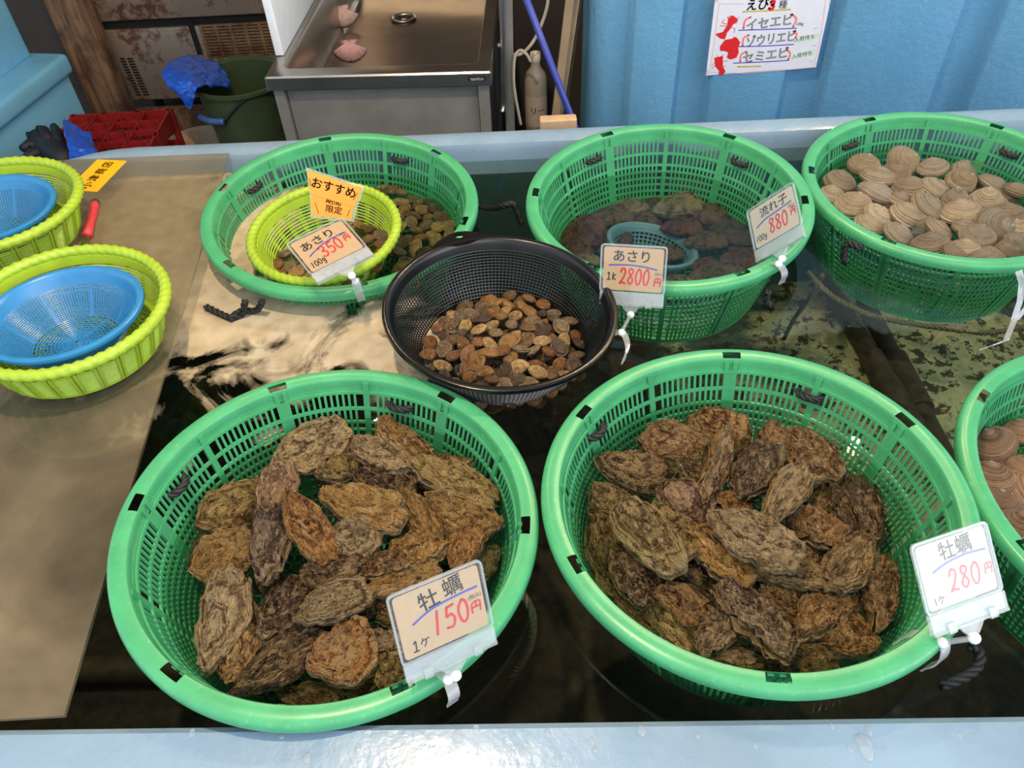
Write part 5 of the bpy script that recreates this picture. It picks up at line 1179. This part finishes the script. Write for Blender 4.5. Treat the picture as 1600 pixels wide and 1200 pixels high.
# ------------------------------------------------------------------ ribbed blue tank with the poster
YR = 1.95
rx0 = at(922, 40, Y=YR).x; prof = []; x = rx0; edges = []
def rx(u): return at(u, 100, Y=YR).x-rx0
# raised flats between a bright and a dark edge
flats = [(rx(985), rx(1052)), (rx(1112), rx(1222)), (rx(1292), rx(1462)), (rx(1530), rx(1700))]
pts = [(.045+.07*math.cos(a)-.07+.025, .07+.07*math.sin(-a)) for a in []]
prof = [(.12, .5), (.03, .35), (.0, .16), (.006, .06), (.02, .025), (.05, .008)]
d = .030; w_ = .018
for a, b in flats:
    prof += [(a-w_, .008), (a-w_*.6, .005), (a-w_*.2, -d+.005), (a+w_*.2, -d), (b-w_*.2, -d), (b+w_*.2, -d+.005), (b+w_*.6, .005), (b+w_, .008)]
prof += [(2.1, .008)]
mb = MB(); zs = [ZF, -.5, -.2, 0, .2, .5, .9]
vs = [(x, y, z-ZF) for x, y in prof for z in zs]; n = len(zs)
mb.add(vs, [(i*n+j, (i+1)*n+j, (i+1)*n+j+1, i*n+j+1) for i in range(len(prof)-1) for j in range(n-1)])
rt = thing('ribbed_tank', 'tall blue fibreglass tank with upright ribs and a shrimp poster taped on', 'tank', (rx0, YR, ZF))
o = mb.build('ribbed_wall', M['righttank'], rt, True, fix=False); o.modifiers.new('sol', 'SOLIDIFY').thickness = .01
MB().hexa([(.12, .5, 0), (2.1, .03, 0), (2.1, .6, 0), (.12, .6, 0)], [(.12, .5, 1.72), (2.1, .03, 1.72), (2.1, .6, 1.72), (.12, .6, 1.72)]).build('tank_core', M['righttank'], rt)
yp = YR-d-.0025
pl, pr, tl = at(1103, 118, Y=yp), at(1275, 105, Y=yp), at(1115, 0, Y=yp)
pw = (pr-pl).length; phh = pw*.72; xv = (pr-pl).normalized(); yv = Vector((0, 0, 1))
Mp = basis(pl, xv, yv); po = thing('shrimp_poster', 'white handwritten poster with red crustacean drawings taped on the ribbed tank', 'poster', Mp)
def P2(u, v):   # picture point to poster plane
    q = Mp.inverted()@at(u, v, Y=yp); return q.x, q.y
MB().prism([(0, 0), (pw, 0), (pw, phh), (0, phh)], -.0006, 0).build('paper', M['paper'], po)
def line(mb, pts, w): ribbon(mb, cr([P2(u, v) for u, v in pts], 6), w)
S = 240/1600
def C(x, y): return (1080+x*S, y*S)
mb = MB()
for pts in ([(290, 40), (240, 450), (190, 752), (560, 765)], [(560, 765), (900, 735), (1275, 700), (1330, 480)], [(1330, 480), (1370, 240), (1400, 0)], [(290, 42), (540, 40)]): ribbon(mb, [Vector((*P2(*C(*p)), 0)) for p in pts], .0016)
lift(mb, .0003).build('frame_line', M['thinpink'], po, fix=False)
mb = MB()
def tx(s, x, y, hpx, **k): q = P2(*C(x, y)); text(mb, s, q[0], q[1], hpx*S*pw/172.5*1.15, **k)
tx('えび', 690, 55, 100, bold=.02); tx('種', 955, 52, 75); 
tx('100g', 1130, 250, 34); tx('- -', 1300, 290, 40); tx('- -', 1275, 470, 40); tx('- -', 1250, 632, 40); tx('入荷待ち', 1180, 400, 46, rot=.12); tx('入荷待ち', 1155, 572, 46, rot=.14)
for s_, x, y in (('イセエビ', 815, 240), ('ゾウリエビ', 830, 412), ('セミエビ', 775, 582)): tx(s_, x, y, 108, outline=.019, xs=.95 if len(s_) == 4 else .82, rot=.06)
lift(mb, .0008).build('lettering', M['ink'], po, fix=False)
mb = MB()
for s_, x, y, k in (('イセエビ', 815, 240, 0), ):
    pass
for pts in ([(495, 315), (800, 305), (1095, 293)], [(500, 485), (780, 478), (1065, 462)], [(440, 657), (740, 645), (1015, 628)]): line(mb, [C(*p) for p in pts], .0024)
lift(mb, .0004).build('blue_underline', M['blue_ink'], po, fix=False)
mb = MB(); line(mb, [C(540, 122), C(780, 112), C(1030, 98)], .0034); line(mb, [C(485, 695), C(720, 690)], .0034); lift(mb, .0004).build('yellow_underline', M['olive'], po, fix=False)
for pts in ([(620, 178), (560, 215), (545, 295)], [(1050, 150), (1095, 200), (1060, 280)], [(600, 365), (545, 400), (535, 480)], [(1065, 325), (1100, 360), (1085, 395)], [(575, 540), (520, 570), (510, 640)], [(1000, 520), (1030, 560), (1010, 620)]):
    mb = MB(); line(mb, [C(*p) for p in pts], .0050); lift(mb, .0003).build('bracket', M['pink'], po, fix=False)
mb = MB()
for pts in ([(1090, 415), (1335, 340), (1330, 400), (1090, 460)], [(1040, 575), (1305, 505), (1295, 565), (1035, 612)]): mb.add([(*P2(*C(*p)), .0005) for p in pts], [(3, 2, 1, 0)])
mb.build('tape_strip', M['mint'], po)
mb = MB()
def poly(pts, z=.0004): mb.add([(*P2(*C(*p)), z) for p in pts], [tuple(range(len(pts)-1, -1, -1))])
hand(mb, '3', *P2(*C(805, 98)), .019, .013, .0066); lift(mb, .0006).build('red_numeral', M['red_ink'], po, fix=False); mb = MB()
poly([(385, 190), (430, 160), (470, 185), (490, 215), (440, 250), (400, 310), (370, 345), (330, 330), (375, 260)]); poly([(335, 330), (372, 348), (350, 410), (300, 400), (250, 355), (280, 345)])
for pts in ([(470, 200), (500, 180)], [(430, 250), (480, 235)], [(410, 285), (455, 300), (445, 340)], [(370, 250), (320, 235), (345, 205)], [(360, 270), (300, 270)], [(390, 200), (380, 175), (440, 165)]): line(mb, [C(*p) for p in pts], .0016)
lift(mb, .0002).build('crustacean_drawing', M['red_ink'], po, fix=False); mb = MB()
poly([(300, 480), (350, 415), (430, 400), (450, 380), (480, 395), (510, 440), (490, 500), (495, 550), (470, 600), (410, 620), (370, 600), (385, 545), (345, 530), (300, 530)])
lift(mb, .0002).build('crustacean_drawing', M['red_ink'], po, fix=False); mb = MB()
poly([(240, 600), (290, 590), (330, 580), (330, 690), (358, 745), (330, 780), (285, 778), (290, 740), (250, 690)])
for pts in ([(330, 640), (385, 632)], [(245, 650), (210, 690)], [(250, 680), (215, 720)], [(275, 590), (270, 575)], [(325, 585), (330, 570)], [(330, 690), (355, 690)]): line(mb, [C(*p) for p in pts], .0014)
lift(mb, .0002).build('crustacean_drawing', M['red_ink'], po, fix=False)
for k, (u, v, r) in enumerate(((1098, 116, .6), (1284, 100, -.5), (1112, 2, .3), (1305, 2, .3))):
    q = P2(u, v); mb = MB(); mb.prism(rrect(.030, .014, .001), .0006, .0009, Matrix.Translation((q[0], q[1], 0))@Matrix.Rotation(r, 4, 'Z')); mb.build('clear_tape', M['sleeve'], po)
# pendant bulbs above the stall (their glints show on the water)
for i, q in enumerate(LAMPS):
    l = thing('pendant_lamp', ['warm bulb hanging over the dark oysters, nearer the middle', 'warm bulb hanging by the ribbed blue tank', 'warm bulb hanging over the steel sink', 'warm bulb hanging over the front of the fish tank'][i], 'lamp', q, 'warm bulbs under the ceiling')
    MB().sphere((0, 0, -.02), .026, 16, 10, (1, 1, 1.2)).build('bulb', M['glow'], l, True); MB().lathe([(.012, .006), (.016, .012), (.016, .05), (.004, .055)], 20).build('socket', M['white'], l, True); MB().tube([(0, 0, .05), (0, 0, 1.93-q[2])], .003, 8).build('cord', M['rope'], l)
